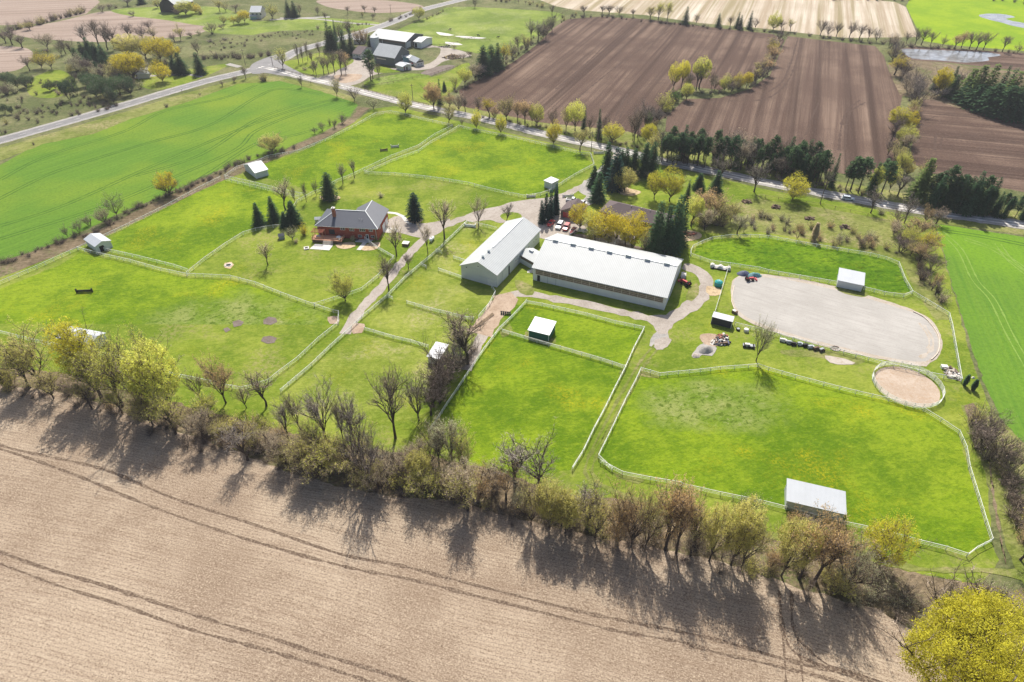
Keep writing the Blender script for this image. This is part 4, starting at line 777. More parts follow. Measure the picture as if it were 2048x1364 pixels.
F('white rail fence bending down from the road corner to the small white shed', '1188 332 1149 353 1116 374 1099 385 1081 391 1049 396 1024 391')
F('white rail fence curving across the lawn above the lone spruce', '1022 391 974 380 937 370 887 362 849 357 790 351 737 349 729 347')
F('right-hand rail fence of the lane between the two uphill paddocks', '732 347 760 335 782 325 837 305 862 287 890 272 917 256')
F('left-hand rail fence of the lane between the two uphill paddocks', '905 255 870 272 837 295 782 316 740 336 719 346 702 354 674 365 648 379 624 390 594 406')
F('upper rail fence of the narrow lane running down from the uphill shelter', '450 356 512 370 562 383 600 391 612 392'); F('lower rail fence of the narrow lane below the uphill shelter', '452 362 512 376 560 388 600 398')
F('white rail fence behind the young conifers down to the lane corner', '594 408 576 432 562 455 547 456 512 462 487 470 455 490 412 520 375 550')
F('lower white rail fence of the lane from the left shelter to the lawn corner', '157 500 195 510 262 525 322 542 375 553 425 555 462 557 512 570 562 590 612 608 667 626 678 628')
F('upper white rail fence of the lane right of the left shelter', '210 502 265 514 315 526 350 535 377 544'); F('short rail fence wing at the left shelter doorway', '212 502 222 492')
F('white rail fence on the left side of the grass lane going down to the hedgerow', '678 628 677 650 637 682 597 720 557 750 538 766 512 773 485 781 465 777')
F('white rail fence at the foot of the left paddock behind the hedgerow trees', '465 778 400 763 350 753 300 737 240 718 160 702 75 686 0 667 -60 655')
F('long white fence on the right side of the gravel lane below the barns', '934 447 874 505 812 557 774 596 724 638 704 658 662 696 624 733 562 786', rails=4)
F('white rail fence around the foot of the farmhouse lawn', '629 613 687 595 724 582 757 555 789 517'); F('white fence from the house corner down to the lane', '720 471 740 488 757 500 775 510 789 518', rails=4)
F('white rail fence of the topmost stable paddock, along the drive', '936 448 957 452 975 456 994 461'); F('short fence between the first and second stable paddocks', '907 518 920 522 932 526', rails=4); F('broken left piece of the fence between the first two stable paddocks', '872 504 884 508', rails=4)
F('short fence meeting the left corner of the stable barn', '877 542 900 550 923 558', rails=4); F('short fence stub by the lane left of the stable barn', '844 533 853 537', rails=4)
F('fence below the stable paddock with the building shadow', '814 608 862 622 899 631 930 639 947 641', rails=4); F('short fence stub where the third cross fence meets the lane', '777 596 786 600', rails=4)
F('white rail fence bent around the front corner of the stable barn', '962 565 977 568 983 576 991 588 979 611 957 638'); F('fence between the bare-tree paddock and the small yellowish paddock', '729 661 787 678 822 686 857 697', rails=4)
F('tall double-railed fence running down past the bare trees to the hedgerow', '1054 605 1024 637 999 661 968 702 937 748 916 780 894 812 875 842 857 868', rails=4)
F('white fence beside the curved driveway above the green-walled shelter', '1054 608 1084 613 1130 623 1174 633 1230 648 1288 660', rails=4)
F('white fence on the left side of the grass track', '1288 660 1268 698 1249 741 1229 780 1209 821 1188 860 1166 906 1144 941', rails=4)
F('white cross fence passing in front of the green-walled shelter', '1004 665 1024 671 1074 686 1144 706 1200 722 1249 738', rails=4)
F('white fence on the right side of the grass track', '1281 742 1269 768 1252 800 1234 838 1214 880 1196 916 1224 943', rails=3)
F('long white rail fence at the foot of the big right paddock', '1200 926 1244 950 1300 961 1360 971 1364 974 1440 991 1524 1008 1571 1020', sp=4.6)
F('white rail fence passing the long grey shelter to the paddock corner', '1571 1020 1643 1041 1721 1057 1780 1071 1837 1087 1890 1100 1932 1114', sp=4.6)
F('short white corner fence closing the lower right corner of the big paddock', '1932 1114 1950 1100 1966 1092 1981 1084')
F('white rail fence down the right edge of the big right paddock', '1981 1084 1969 1047 1955 1000 1942 958 1936 938 1930 900 1916 868')
F('white rail fence along the top of the big right paddock below the round pen', '1916 868 1880 844 1846 823 1776 803 1710 788 1646 772 1590 757 1536 742 1514 734 1496 736', sp=3.8)
F('white rail fence from the kinked corner to the paddock gate', '1496 736 1440 740 1400 745 1334 751 1319 753'); F('low fence between the track corner and the paddock gate', '1281 742 1300 747 1319 753')
F('white rail fence curving around the top of the oval green paddock', '1381 513 1381 504 1386 496 1405 487 1424 480 1461 475 1500 475 1536 477 1611 491 1696 505 1740 512 1771 520 1796 530')
F('white rail fence at the right end of the oval green paddock', '1796 530 1808 562 1823 588 1806 595 1768 590'); F('white rail fence between the oval green paddock and the riding ring', '1768 590 1727 580 1676 570 1620 560 1536 546 1519 541 1460 532 1419 526 1381 513')
F('white rail fence from the oval paddock down to the ring corner', '1823 588 1850 604 1896 632 1902 655 1921 765', sp=3.8); F('white rail fence between the riding ring and the round pen', '1921 763 1886 757 1836 747 1761 729 1686 707 1610 688 1536 668 1500 659 1469 651', sp=3.8)
F('pale rope fence at the left end of the riding ring', '1456 537 1448 565 1438 598 1429 628', rails=2, pw=.14)
F('brown post fence around the neighbour pasture by the lane', '729 176 787 166 862 151 900 138 922 133', 1.2, 3, 'brown_wood'); F('brown post fence along the gravel road below the neighbour pasture', '729 181 787 199 857 212', 1.2, 3, 'brown_wood')
F('brown post fence around the neighbour garden corner', '549 137 570 143 600 150 632 156', 1.2, 3, 'brown_wood'); F('wire fence along the far highway beside the pasture', '782 62 830 46 870 32 905 17', 1.2, 2, 'brown_wood', sp=5)
F('double wire fence crossing the far pasture', '782 66 850 74 930 78 980 82', 1.2, 2, 'brown_wood', sp=4); F('fence of the cattle lane behind the livestock barn', '858 94 900 90 930 82 950 76', 1.2, 3, 'brown_wood', sp=4)
F('thin wire fence across the meadow beside the lower gravel road', '1530 395 1583 403 1640 411 1700 424 1735 431', 1.1, 2, 'brown_wood', sp=5, pw=.1, wide=(.05, .05)); F('grey pipe gate panels behind the riding arena', '1329 508 1340 498 1352 492 1362 482', 1.8, 4, 'grey_metal', sp=2.4)
F('low rail fence beside the highway verge north of the pasture', '1098 60 1120 30 1140 20', 1.2, 2, 'brown_wood', sp=5)
# round pen of pipe panels
t = thing('round_pen', 'round pen of tall white pipe panels around brown sand', 'pen', PEN_C)
n = 24; rr = 8.75; m0 = None
for i in range(n):
    a_, b2 = 2 * math.pi * i / n, 2 * math.pi * (i + 1) / n
    if m0 is None:
        p, q = Vector((rr, 0, 0)), Vector((rr * math.cos(b2), rr * math.sin(b2), 0)); m0 = MB()
        for k in range(6): z = .3 + k * .28; m0.bar((p.x, p.y, z), (q.x, q.y, z), .05, .07)
        m0.bar((p.x, p.y, 0), (p.x, p.y, 1.85), .09); m0.bar((q.x * .999, q.y + .02, 0), (q.x * .999, q.y + .02, 1.85), .09); m0 = m0.mesh('pen_panel', 'fence_white')
    o = bpy.data.objects.new('pen_panel', m0); COL.objects.link(o); o.parent = t; o.rotation_euler = (0, 0, a_)
# low kick boards round the ring
for lb, s in (('pale timber kick board at the right end of the riding ring', '1826 624 1846 634 1862 650 1876 672 1878 694 1874 708 1862 720'), ('pale timber kick board at the left end of the riding ring', '1468 572 1464 592 1463 604 1468 618')):
    P = polyline(s, 1.5); c0 = P[0].copy(); m = MB(); [m.bar((P[i] - c0) + Vector((0, 0, .18)), (P[i + 1] - c0) + Vector((0, 0, .18)), .18, .36) for i in range(len(P) - 1)]
    o = m.build('kick_board', 'timber_edge'); o.location = c0; tag(o, lb, 'board')

# ================================================================== VEHICLES
def car(name, label, cat, front, rear, paint, L=4.6, W=1.85, H=1.5, style='suv'):
    a_, b2 = at(*rear), at(*front); c_ = (a_ + b2) / 2; c_.z = .05; rz = math.atan2(b2.y - a_.y, b2.x - a_.x)
    t = thing(name, label, cat, c_, rz); h = L / 2; w_ = W / 2
    m = MB(); bh = .62 * H
    prof = [(-h, .38), (-h + .05, .30), (h - .1, .30), (h, .42), (h - .04, bh * .86), (h * .50, bh), (-h * .9, bh), (-h, bh * .92)]
    n = len(prof); vs = []
    for y, k in ((-w_, .97), (-w_ * .86, 1), (w_ * .86, 1), (w_, .97)): vs += [(x * k, y, z if (abs(y) < w_ - .01) else .32 + (z - .32) * .92) for x, z in prof]
    fs = [tuple(range(n)), tuple(range(4 * n - 1, 3 * n - 1, -1))] + [(j * n + i, (j + 1) * n + i, (j + 1) * n + (i + 1) % n, j * n + (i + 1) % n) for j in range(3) for i in range(n)]
    m.add(vs, fs); body = m.build('body', paint, t)
    r0, r1, f0, f1 = (-h * .92, -h * .80, h * .22, h * .44) if style == 'suv' else ((-h * .72, -h * .42, h * .14, h * .42) if style == 'sedan' else (-h * .12, -h * .08, h * .26, h * .46))
    m = MB(); wi, wt = w_ * .92, w_ * .76; z0, z1 = bh - .02, H
    m.add([(r0, -wi, z0), (f1, -wi, z0), (f1, wi, z0), (r0, wi, z0), (r1, -wt, z1 - .05), (f0, -wt, z1 - .05), (f0, wt, z1 - .05), (r1, wt, z1 - .05)], [(0, 1, 5, 4), (1, 2, 6, 5), (2, 3, 7, 6), (3, 0, 4, 7), (4, 5, 6, 7)])
    m.build('windows', 'window_glass', t); m = MB()
    m.box(r1 - .05, -wt - .02, z1 - .06, f0 + .05, wt + .02, z1 + .01)
    for sx in (-1, 1):
        for xa, xb in ((r0, r1), (f1, f0), ((r0 + f1) / 2, (r1 + f0) / 2)): m.bar((xa, sx * (wi + .01), z0), (xb, sx * (wt + .02), z1 - .04), .07, .05)
    m.build('roof', paint, t)
    if style == 'pickup': MB().box(-h * .9, -w_ * .8, bh - .01, -h * .16, w_ * .8, bh + .02).build('cargo_bed', 'black_paint', t)
    for sx in (-.62, .62):
        for sy in (-1, 1):
            wl = MB(); wl.tube([(sx * h, sy * (w_ - .2), .34), (sx * h, sy * (w_ + .02), .34)], .35, 14); wo_ = wl.build('wheel', 'rubber', t); MB().tube([(sx * h, sy * (w_ + .015), .34), (sx * h, sy * (w_ + .045), .34)], .2, 10).build('rim', 'grey_metal', wo_)
    for sy in (-1, 1):
        MB().box(h - .12, sy * w_ * .66 - .18, bh * .62, h + .01, sy * w_ * .66 + .18, bh * .80).build('headlight', 'stone_white', t); MB().box(-h - .01, sy * w_ * .74 - .12, bh * .66, -h + .06, sy * w_ * .74 + .12, bh * .86).build('taillight', 'red_paint', t)
    return t
car('parked_car', 'bright red sedan, leftmost of the cars parked above the arena', 'car', (1096, 455), (1107, 443), 'red_paint', 4.6, 1.8, 1.42, 'sedan')
car('parked_suv', 'white four wheel drive parked between two red vehicles', 'car', (1113, 463), (1125, 446), 'car_white', 5.0, 2.0, 1.9)
car('parked_suv', 'faded red boxy car parked right of the white one', 'car', (1127.5, 465), (1138, 450), 'pale_red_paint', 4.7, 1.85, 1.75)
car('moving_car', 'white and silver car driving on the gravel road at the right', 'car', (1706, 401), (1685, 398), 'car_silver', 4.8, 1.9, 1.6)
car('pickup_truck', 'white pickup with dark bed behind the small brown garage', 'car', (1152, 404), (1138, 402), 'car_white', 5.4, 2.0, 1.7, 'pickup')
car('parked_car', 'white car parked right of the pickup behind the garage', 'car', (1158, 407), (1168, 409), 'car_white', 4.5, 1.8, 1.45, 'sedan')
car('parked_car', 'dark blue car parked in front of the neighbouring farmhouse', 'car', (712, 119), (723, 120), 'car_dark', 4.6, 1.8, 1.45, 'sedan')
g = at(1145, 466); t = thing('motor_boat', 'red and white motor boat on a trailer right of the parked cars', 'boat', g, math.atan2(*(at(1142, 470) - at(1154, 455)).yx))
m = MB(); prof = [(-2.7, .95), (-2.7, .8), (-1, .9), (1, .8), (2.1, .5), (2.9, .06)]; vs = []
for x, w_ in prof: vs += [(x, -w_, 1.25), (x, -w_ * .7, .75), (x, 0, .55), (x, w_ * .7, .75), (x, w_, 1.25)]
m.add(vs, [(i * 5 + j, i * 5 + 5 + j, i * 5 + 6 + j, i * 5 + 1 + j) for i in range(5) for j in range(4)] + [(0, 1, 2, 3, 4)] + [(i * 5, i * 5 + 4, i * 5 + 9, i * 5 + 5) for i in range(2, 5)]); m.build('hull', 'car_white', t)
MB().add([(0.2, -.72, 1.27), (0.2, .72, 1.27), (1.9, .45, 1.28), (2.6, .1, 1.29), (2.6, -.1, 1.29), (1.9, -.45, 1.28)], [(0, 2, 1), (0, 5, 2), (5, 3, 2), (5, 4, 3)]).build('deck', 'pale_red_paint', t)
m = MB(); m.add([(0.0, -.75, 1.27), (0, .75, 1.27), (.1, .6, 1.7), (.1, -.6, 1.7)], [(0, 1, 2, 3)]); m.build('windshield', 'window_glass', t); [MB().box(x, y - .3, .9, x + .5, y + .3, 1.35).build('seat', 'brick_red', t) for x in (-1, -2.2) for y in (-.4, .4)]
m = MB(); m.bar((-2.6, -.6, .4), (3.3, 0, .4), .1); m.bar((-2.6, .6, .4), (3.3, 0, .4), .1); m.build('trailer_frame', 'grey_metal', t); [MB().tube([(-1.2, y, .3), (-1.2, y * 1.25, .3)], .3, 12).build('wheel', 'rubber', t) for y in (-.8, .8)]
def tractor(name, label, p, rz, paint, s=1.0):
    t = thing(name, label, 'tractor', at(*p), rz)
    m = MB(); m.box(-.2 * s, -.35 * s, .8 * s, 1.7 * s, .35 * s, 1.45 * s); m.box(-1.1 * s, -.45 * s, .75 * s, -.1 * s, .45 * s, 1.15 * s); m.build('hood', paint, t); MB().box(-.95 * s, -.3 * s, 1.15 * s, -.5 * s, .3 * s, 1.6 * s).build('seat', 'black_paint', t)
    m = MB(); m.bar((-1.1 * s, -.5 * s, 1.1 * s), (-1.1 * s, -.5 * s, 2.3 * s), .08); m.bar((-1.1 * s, .5 * s, 1.1 * s), (-1.1 * s, .5 * s, 2.3 * s), .08); m.bar((-1.1 * s, -.5 * s, 2.3 * s), (-1.1 * s, .5 * s, 2.3 * s), .08); m.build('roll_bar', 'black_paint', t)
    m = MB(); m.bar((1.2 * s, .5 * s, 1.0 * s), (2.6 * s, .5 * s, .5 * s), .12); m.bar((1.2 * s, -.5 * s, 1.0 * s), (2.6 * s, -.5 * s, .5 * s), .12); m.box(2.5 * s, -.9 * s, .15, 3.0 * s, .9 * s, .75 * s); m.build('loader', paint, t)
    for x, r in ((-.8, .72), (1.3, .45)):
        for y in (-1, 1): MB().tube([(x * s, y * .6 * s, r * s), (x * s, y * .95 * s, r * s)], r * s, 14).build('wheel', 'rubber', t)
    return t
tractor('tractor', 'small red loader tractor parked by the arena gable', (1372, 570), 2.2, 'red_paint'); tractor('tractor', 'red machinery between the milk houses of the neighbouring farm', (823, 131), .5, 'red_paint', 1.1)
tractor('tractor', 'faded red tractor at the top left end of the riding ring', (1498, 561), .1, 'pale_red_paint', .85)
g = at(1366, 556); t = thing('utility_trailer', 'small white covered trailer with a red tongue by the arena gable', 'trailer', g, 1.3); m = MB(); m.prism([(-1.3, .5), (1.3, .5), (1.4, 1.2), (1.0, 1.7), (-1.1, 1.75), (-1.4, 1.2)], -.8, .8); m.build('cover', 'stone_white', t); [MB().tube([(-.2, y, .3), (-.2, y * 1.2, .3)], .3, 12).build('wheel', 'rubber', t) for y in (-.8, .8)]; MB().bar((1.3, 0, .6), (2.9, 0, .8), .15).build('tongue', 'red_paint', t)
g = at(1440, 537); t = thing('covered_wagon', 'pale tarp-covered wagon heap beside the oval paddock fence', 'wagon', g, -.35)
m = MB(); rr_ = random.Random(3); nx, ny = 12, 5; vs = [(-3.4 + 6.8 * i / nx, -1.1 + 2.2 * j / ny, .5 + 1.1 * math.sin(math.pi * min(1, max(0, j / ny))) ** .5 * (.6 + .4 * math.sin(i * 1.3)) + rr_.uniform(-.12, .12)) for i in range(nx + 1) for j in range(ny + 1)]
m.add(vs, [(i * 6 + j, i * 6 + 6 + j, i * 6 + 7 + j, i * 6 + 1 + j) for i in range(nx) for j in range(ny)]); m.build('cover', 'stone_white', t); MB().box(-3.2, -1.05, .3, 3.2, 1.05, .52).build('wagon_bed', 'brown_wood', t); [MB().tube([(x, y, .35), (x, y * 1.15, .35)], .35, 12).build('wheel', 'rubber', t) for x in (-2.2, 2.2) for y in (-1.0, 1.0)]

# ================================================================== SMALL THINGS
def mound(name, label, cat, p, rx, ry, h, mat, rz=0, seed=0, part='heap', rough=.25):
    t = thing(name, label, cat, at(*p), rz); m = MB(); nr, na = 5, 20; vs = [(0, 0, h)]
    for i in range(1, nr + 1):
        for j in range(na):
            a_ = 2 * math.pi * j / na; q = i / nr; k = 1 + rough * noise.noise(Vector((math.cos(a_) * 1.5, math.sin(a_) * 1.5, seed)))
            z = h * (1 - q ** 1.8) + (rough * h * noise.noise(Vector((q * 3 * math.cos(a_), q * 3 * math.sin(a_), seed + 5))) if i < nr else 0)
            vs.append((rx * q * k * math.cos(a_), ry * q * k * math.sin(a_), max(0, z)))
    fs = [(0, 1 + j, 1 + (j + 1) % na) for j in range(na)] + [(1 + (i - 1) * na + j, 1 + i * na + j, 1 + i * na + (j + 1) % na, 1 + (i - 1) * na + (j + 1) % na) for i in range(1, nr) for j in range(na)]
    m.add(vs, fs); m.build(part, mat, t, True); return t
mound('gravel_pile', 'pale grey pile of stone dust on the grass below the black shed', 'pile', (1412, 700), 2.6, 1.9, 1.5, 'gravel_road', .5, 1); mound('gravel_pile', 'small low dirt heap left of the pale stone pile', 'pile', (1392, 712), 1.3, 1.0, .6, 'rubble', 0, 2)
mound('tarp_mound', 'navy tarp-covered mound at the top left of the riding ring', 'tarp', (1487, 548), 2.4, 1.7, 1.2, 'navy_tarp', .2, 3, 'tarp'); mound('tarp_mound', 'teal and blue tarp-covered mound right of the navy one', 'tarp', (1508, 552), 2.5, 1.6, 1.3, 'teal_tarp', .1, 4, 'tarp')
def junk(label, p, rx, ry, n, mats, seed, name='scrap_heap', cat='pile', hmax=.8):
    t = thing(name, label, cat, at(*p)); r = random.Random(seed)
    for mt in mats:
        m = MB()
        for i in range(n):
            a_ = r.uniform(0, 6.28); q = r.random() ** .6; x, y = rx * q * math.cos(a_), ry * q * math.sin(a_); z = r.uniform(.05, hmax * (1.1 - q))
            k0 = len(m.v); l_ = r.uniform(.3, 1.3); m.box(-l_, -r.uniform(.05, .35), -.06, l_, r.uniform(.05, .35), r.uniform(.05, .4))
            m.xform(Matrix.Translation((x, y, z)) @ Matrix.Rotation(r.uniform(0, 6.28), 4, 'Z') @ Matrix.Rotation(r.uniform(-.4, .4), 4, 'Y'), k0)
        m.build('debris', mt, t)
    return t
junk('scrap heap of dark and pale junk below the black shed, nearer the gravel pile', (1441, 686), 2.6, 1.3, 16, ['black_paint', 'brown_wood', 'navy_tarp', 'stone_white'], 5); junk('smaller scrap heap with orange bits behind the main scrap heap', (1445, 675), 1.6, .9, 10, ['brown_wood', 'brick_red', 'black_paint', 'stone_white'], 6)
junk('rock and rubble pile in the corner of the ring fence', (1903, 747), 1.9, 2.6, 26, ['rubble', 'stone_white', 'dead_brush'], 7, 'rubble_pile'); junk('heap of dead branches beside the farm pasture', (905, 115), 6, 4.5, 40, ['dead_brush', 'brown_wood', 'hay'], 8, 'brush_pile', hmax=2)
junk('low heap of dark debris by the cattle fence of the neighbour', (893, 94), 5, 1.6, 16, ['black_paint', 'rubble'], 9, hmax=1); junk('pile of reddish old boards by the thicket behind the arena', (1378, 468), 2.6, 1.4, 22, ['brick_red', 'pallet_wood'], 10, 'board_pile', hmax=.6)
for i, (x, y, lb) in enumerate(((1492, 404, 'round dark brush heap nearest the bare tree in the scrub meadow'), (1551, 415, 'second brush heap from the left in the scrub meadow'), (1618, 438, 'third brush heap in the scrub meadow'), (1690, 455, 'rightmost brush heap in the scrub meadow'))):
    junk(lb, (x, y), 1.7, 1.2, 14, ['dead_brush', 'twig_dark' if 0 else 'brown_wood'], 20 + i, 'brush_heap', 'brush heap', 1.0)
for i, (x, y, L_, mt, lb) in enumerate(((1566, 683, 2.0, 'stone_white', 'white box at the left end of the equipment row'), (1578, 687, 1.6, 'grey_metal', 'dark grey implement second in the equipment row'), (1587, 690, 1.5, 'black_paint', 'black implement third in the equipment row'), (1599, 690, 1.4, 'car_silver', 'pale blue tub in the middle of the equipment row'), (1611, 693, 1.6, 'black_paint', 'black drum in the equipment row below the ring fence'), (1621, 696, 1.8, 'vent_grey', 'grey crate right of the black drum'), (1632, 699, 1.9, 'brown_wood', 'brown wooden crate near the right end of the equipment row'), (1643, 702, 1.6, 'dead_brush', 'rusty heap at the right end of the equipment row'))):
    t = thing('stored_equipment', lb, 'equipment', at(x, y), -.3 + i * .1, 'equipment row below the ring fence'); m = MB(); m.box(-L_ / 2, -.5, .12, L_ / 2, .5, .75); m.build('body', mt, t); m = MB(); m.box(-L_ / 2 - .1, -.3, .75, L_ / 4, .3, 1.05); m.build('top', 'grey_metal' if i % 2 else mt, t); [MB().tube([(s_ * L_ * .35, -.55, .2), (s_ * L_ * .35, .55, .2)], .2, 8).build('roller', 'rubber', t) for s_ in (-1, 1)]
t = thing('farm_implement', 'grey and white implement behind the lone thin tree by the scrap heap', 'equipment', at(1497, 694), -.2); MB().box(-1.7, -.6, .4, 1.7, .6, .8).build('frame', 'grey_metal', t); [MB().tube([(x, -.7, .45), (x, .7, .45)], .42, 12).build('wheel', 'rubber', t) for x in (-1.3, 0, 1.3)]; MB().box(-1.2, -.4, .8, .2, .4, 1.2).build('hopper', 'stone_white', t)
g = at(1436, 571); t = thing('water_tank', 'teal plastic water tank beside the rope fence', 'tank', g); MB().tube([(0, 0, 0), (0, 0, .1), (0, 0, 1.5), (0, 0, 1.95)], [1.25, 1.3, 1.3, .7], 18).build('tank_body', 'teal_plastic', t); MB().tube([(0, 0, 1.95), (0, 0, 2.1)], .3, 10).build('lid', 'light_blue', t)
g = at(1476, 660); t = thing('tyre_planter', 'black round tub right of the black shed', 'tub', g); MB().tube([(0, 0, 0), (0, 0, .6)], .6, 14).build('tub', 'black_paint', t); MB().tube([(0, 0, .58), (0, 0, .62)], .42, 14).build('fill', 'grey_metal', t)
g = at(1492, 663); t = thing('wrapped_bale', 'white wrapped bale on the grass near the black shed', 'bale', g); MB().tube([(0, 0, 0), (0, 0, .9), (0, 0, 1.0)], [.75, .75, .5], 14).build('wrap', 'stone_white', t, True)
g = at(1670, 697); t = thing('burn_pit', 'round stone-ringed burn pit against the ring fence', 'pit', g); m = MB(); [m.box(1.3 * math.cos(k * .42) - .22, 1.1 * math.sin(k * .42) - .18, 0, 1.3 * math.cos(k * .42) + .22, 1.1 * math.sin(k * .42) + .18, .3) for k in range(15)]; m.build('stone_ring', 'rubble', t); MB().tube([(0, 0, .0), (0, 0, .12)], .95, 14).build('ash', 'mud', t)
g = at(457, 531); t = thing('fire_ring', 'round ring of stones on the lawn by the small bare tree', 'pit', g); m = MB(); [m.box(1.1 * math.cos(k * .48) - .2, .95 * math.sin(k * .48) - .16, 0, 1.1 * math.cos(k * .48) + .2, .95 * math.sin(k * .48) + .16, .25) for k in range(13)]; m.build('stone_ring', 'stone_white', t); MB().tube([(0, 0, .0), (0, 0, .1)], .85, 14).build('ash', 'black_paint', t)
g = at(1887, 736); t = thing('white_cabinet', 'white two-door cabinet lying by the rubble pile', 'cabinet', g, -.15); MB().box(-.75, -.5, 0, .75, .5, .8).build('cabinet_body', 'white_paint', t); MB().box(-.02, -.53, .06, .02, -.5, .76).build('door_gap', 'grey_metal', t); MB().box(-.85, -.6, .8, .85, .6, .86).build('top', 'stone_white', t)
mound('white_bag', 'small white bag on the grass right of the two dark cedars', 'bag', (1946, 756), .45, .4, .5, 'stone_white', 0, 9, 'bag')
g = at(1469, 626); t = thing('mounting_block', 'dark mounting block with a pale top at the ring edge', 'block', g, -.9); MB().box(-.8, -.5, 0, .8, .5, .9).build('steps', 'brown_wood', t); MB().box(-.8, -.5, .9, .3, .5, .96).build('tread', 'stone_white', t)
def jump(name, label, p, rz, L_, mat, posts=True):
    t = thing(name, label, 'jump', at(*p), rz); m = MB(); [m.tube([(-L_ / 2, y, z), (L_ / 2, y, z)], .16, 8) for y, z in ((0, .9), (0, .6), (-.15, .3), (.3, .75))]; m.build('pole', mat, t)
    [MB().box(x - .12, -.3, 0, x + .12, .3, 1.5).build('standard', mat, t) for x in (-L_ / 2, L_ / 2)]; return t
jump('log_jump', 'long black cross-country log jump alone in the left paddock', (170, 585), .08, 4.9, 'black_paint')
jump('log_jump', 'low bent log jump in the upper paddock, left of the poles', (768, 302), .3, 3.2, 'dead_brush'); jump('pole_jump', 'thin pole jump in the upper paddock, right of the logs', (790, 295), .2, 3.5, 'stone_white')
jump('pole_jump', 'set of white poles in the small grass corner by the gravel road', (1197, 356 - 48), .1, 4.4, 'stone_white'); jump('pole_jump', 'white jump rails left of the small white shed', (1062, 395), .1, 3.4, 'stone_white')
jump('pole_jump', 'pair of white rails by the driveway behind the firs', (1136, 394), .1, 4.4, 'stone_white'); jump('pole_jump', 'grey poles lying inside the topmost stable paddock', (940, 454), -.2, 4.2, 'white_paint')
for i in range(5):
    t = thing('jump_block', ['leftmost', 'second from left', 'middle', 'fourth from left', 'rightmost'][i] + ' small black jump block in the row on the dirt track', 'block', at(1003 + i * 4.2, 628 + i * .4), .2, 'five black jump blocks on the dirt track'); MB().box(-.22, -.35, 0, .22, .35, .7).build('block', 'black_paint', t); MB().box(-.28, .1, .7, .28, .3, 1.0).build('back', 'black_paint', t)
t = thing('round_bale_feeder', 'white crumpled tarp on the grass at the arena corner', 'tarp', at(1062, 543), 0); mm_ = None
t.name = 'crumpled_tarp'; m = MB(); r = random.Random(4); m.add([(-1.3 + .52 * i, -.9 + .45 * j, r.uniform(.15, .75) if 0 < i < 5 and 0 < j < 4 else .02) for i in range(6) for j in range(5)], [(i * 5 + j, i * 5 + 5 + j, i * 5 + 6 + j, i * 5 + 1 + j) for i in range(5) for j in range(4)]); m.build('tarp', 'stone_white', t)
t = thing('board_stack', 'stack of grey boards leaning along the dirt track edge', 'boards', at(967, 645), R(52)); m = MB(); [m.bar((-5, -.2 + k * .14, .1 + k * .12), (5, -.1 + k * .16, .3 + k * .1), .2, .1) for k in range(5)]; m.build('board', 'pallet_wood', t)
for i, (x, y, lb) in enumerate(((1182, 516, 'pale crate, leftmost of the clutter behind the arena'), (1170, 464, 'white crate under the rusty yellow tree'), (1184, 468, 'dark machine behind the arena roof'), (1215, 484, 'pale tubs behind the arena near the greenhouse'), (1229, 487, 'small white tub right of the pale tubs'))):
    if i == 0: x, y = 1160, 462
    t = thing('yard_clutter', lb, 'equipment', at(x, y), .5 * i); MB().box(-.9, -.5, 0, .9, .5, .8).build('body', ['stone_white', 'stone_white', 'black_paint', 'stone_white', 'white_paint'][i], t); MB().box(-.5, -.3, .8, .4, .3, 1.1).build('top', 'grey_metal', t)
for i, (x, y, h) in enumerate(((598, 127, 0), (546, 132, 0), (826, 201, 0), (1182, 305, 262), (1195, 283, 245), (1316, 336, 262), (1640, 407, 362), (2007, 432, 393), (4, 268, 238), (491, 130, 98), (782, 28, 8), (1017, 452, 0))):
    if i == 11: continue
    hh = {0: 12, 1: 6, 2: 9}.get(i) or height_at(x, y, h)
    lbs = ['tall pole in the neighbour garden corner', 'short pole at the road junction', 'pole at the roadside of the neighbour pasture', 'leaning pole at the paddock corner by the road', 'pole among the dark spruces across the road', 'pole left of the pine row by the road', 'pole right of the bright yellow roadside tree', 'pale leaning pole in front of the spruces at the far right', 'pole at the left edge beside the highway', 'pole by the highway before the junction', 'far pole beside the highway at the top']
    t = thing('utility_pole', 'wooden utility ' + lbs[i], 'pole', at(x, y)); MB().tube([(0, 0, 0), (0, 0, hh)], [.17, .11], 7).build('pole', 'pole_wood', t); MB().box(-1.0, -.06, hh - .9, 1.0, .06, hh - .75).build('crossarm', 'pole_wood', t); [MB().tube([(x_, 0, hh - .75), (x_, 0, hh - .5)], .06, 6).build('insulator', 'stone_white', t) for x_ in (-.85, .85)]
def sign(label, p, h=1.6, mat='brown_wood'):
    t = thing('roadside_post', label, 'post', at(*p)); MB().box(-.07, -.07, 0, .07, .07, h).build('post', mat, t); MB().box(-.22, -.1, h, .22, .1, h + .3).build('box', 'white_paint' if mat != 'black_paint' else 'black_paint', t)
sign('mailbox post at the woodland house driveway', (391, 157), 1.2, 'black_paint'); sign('small roadside post on the highway verge', (365, 186), 2.2); sign('mailbox post at the gravel road bend', (622, 168), 1.2, 'black_paint'); sign('lamp post beside the red sedan', (1092, 448), 1.8)
for i, (x, y) in enumerate(((1011, 441), (1025, 440), (1030, 440))): pass
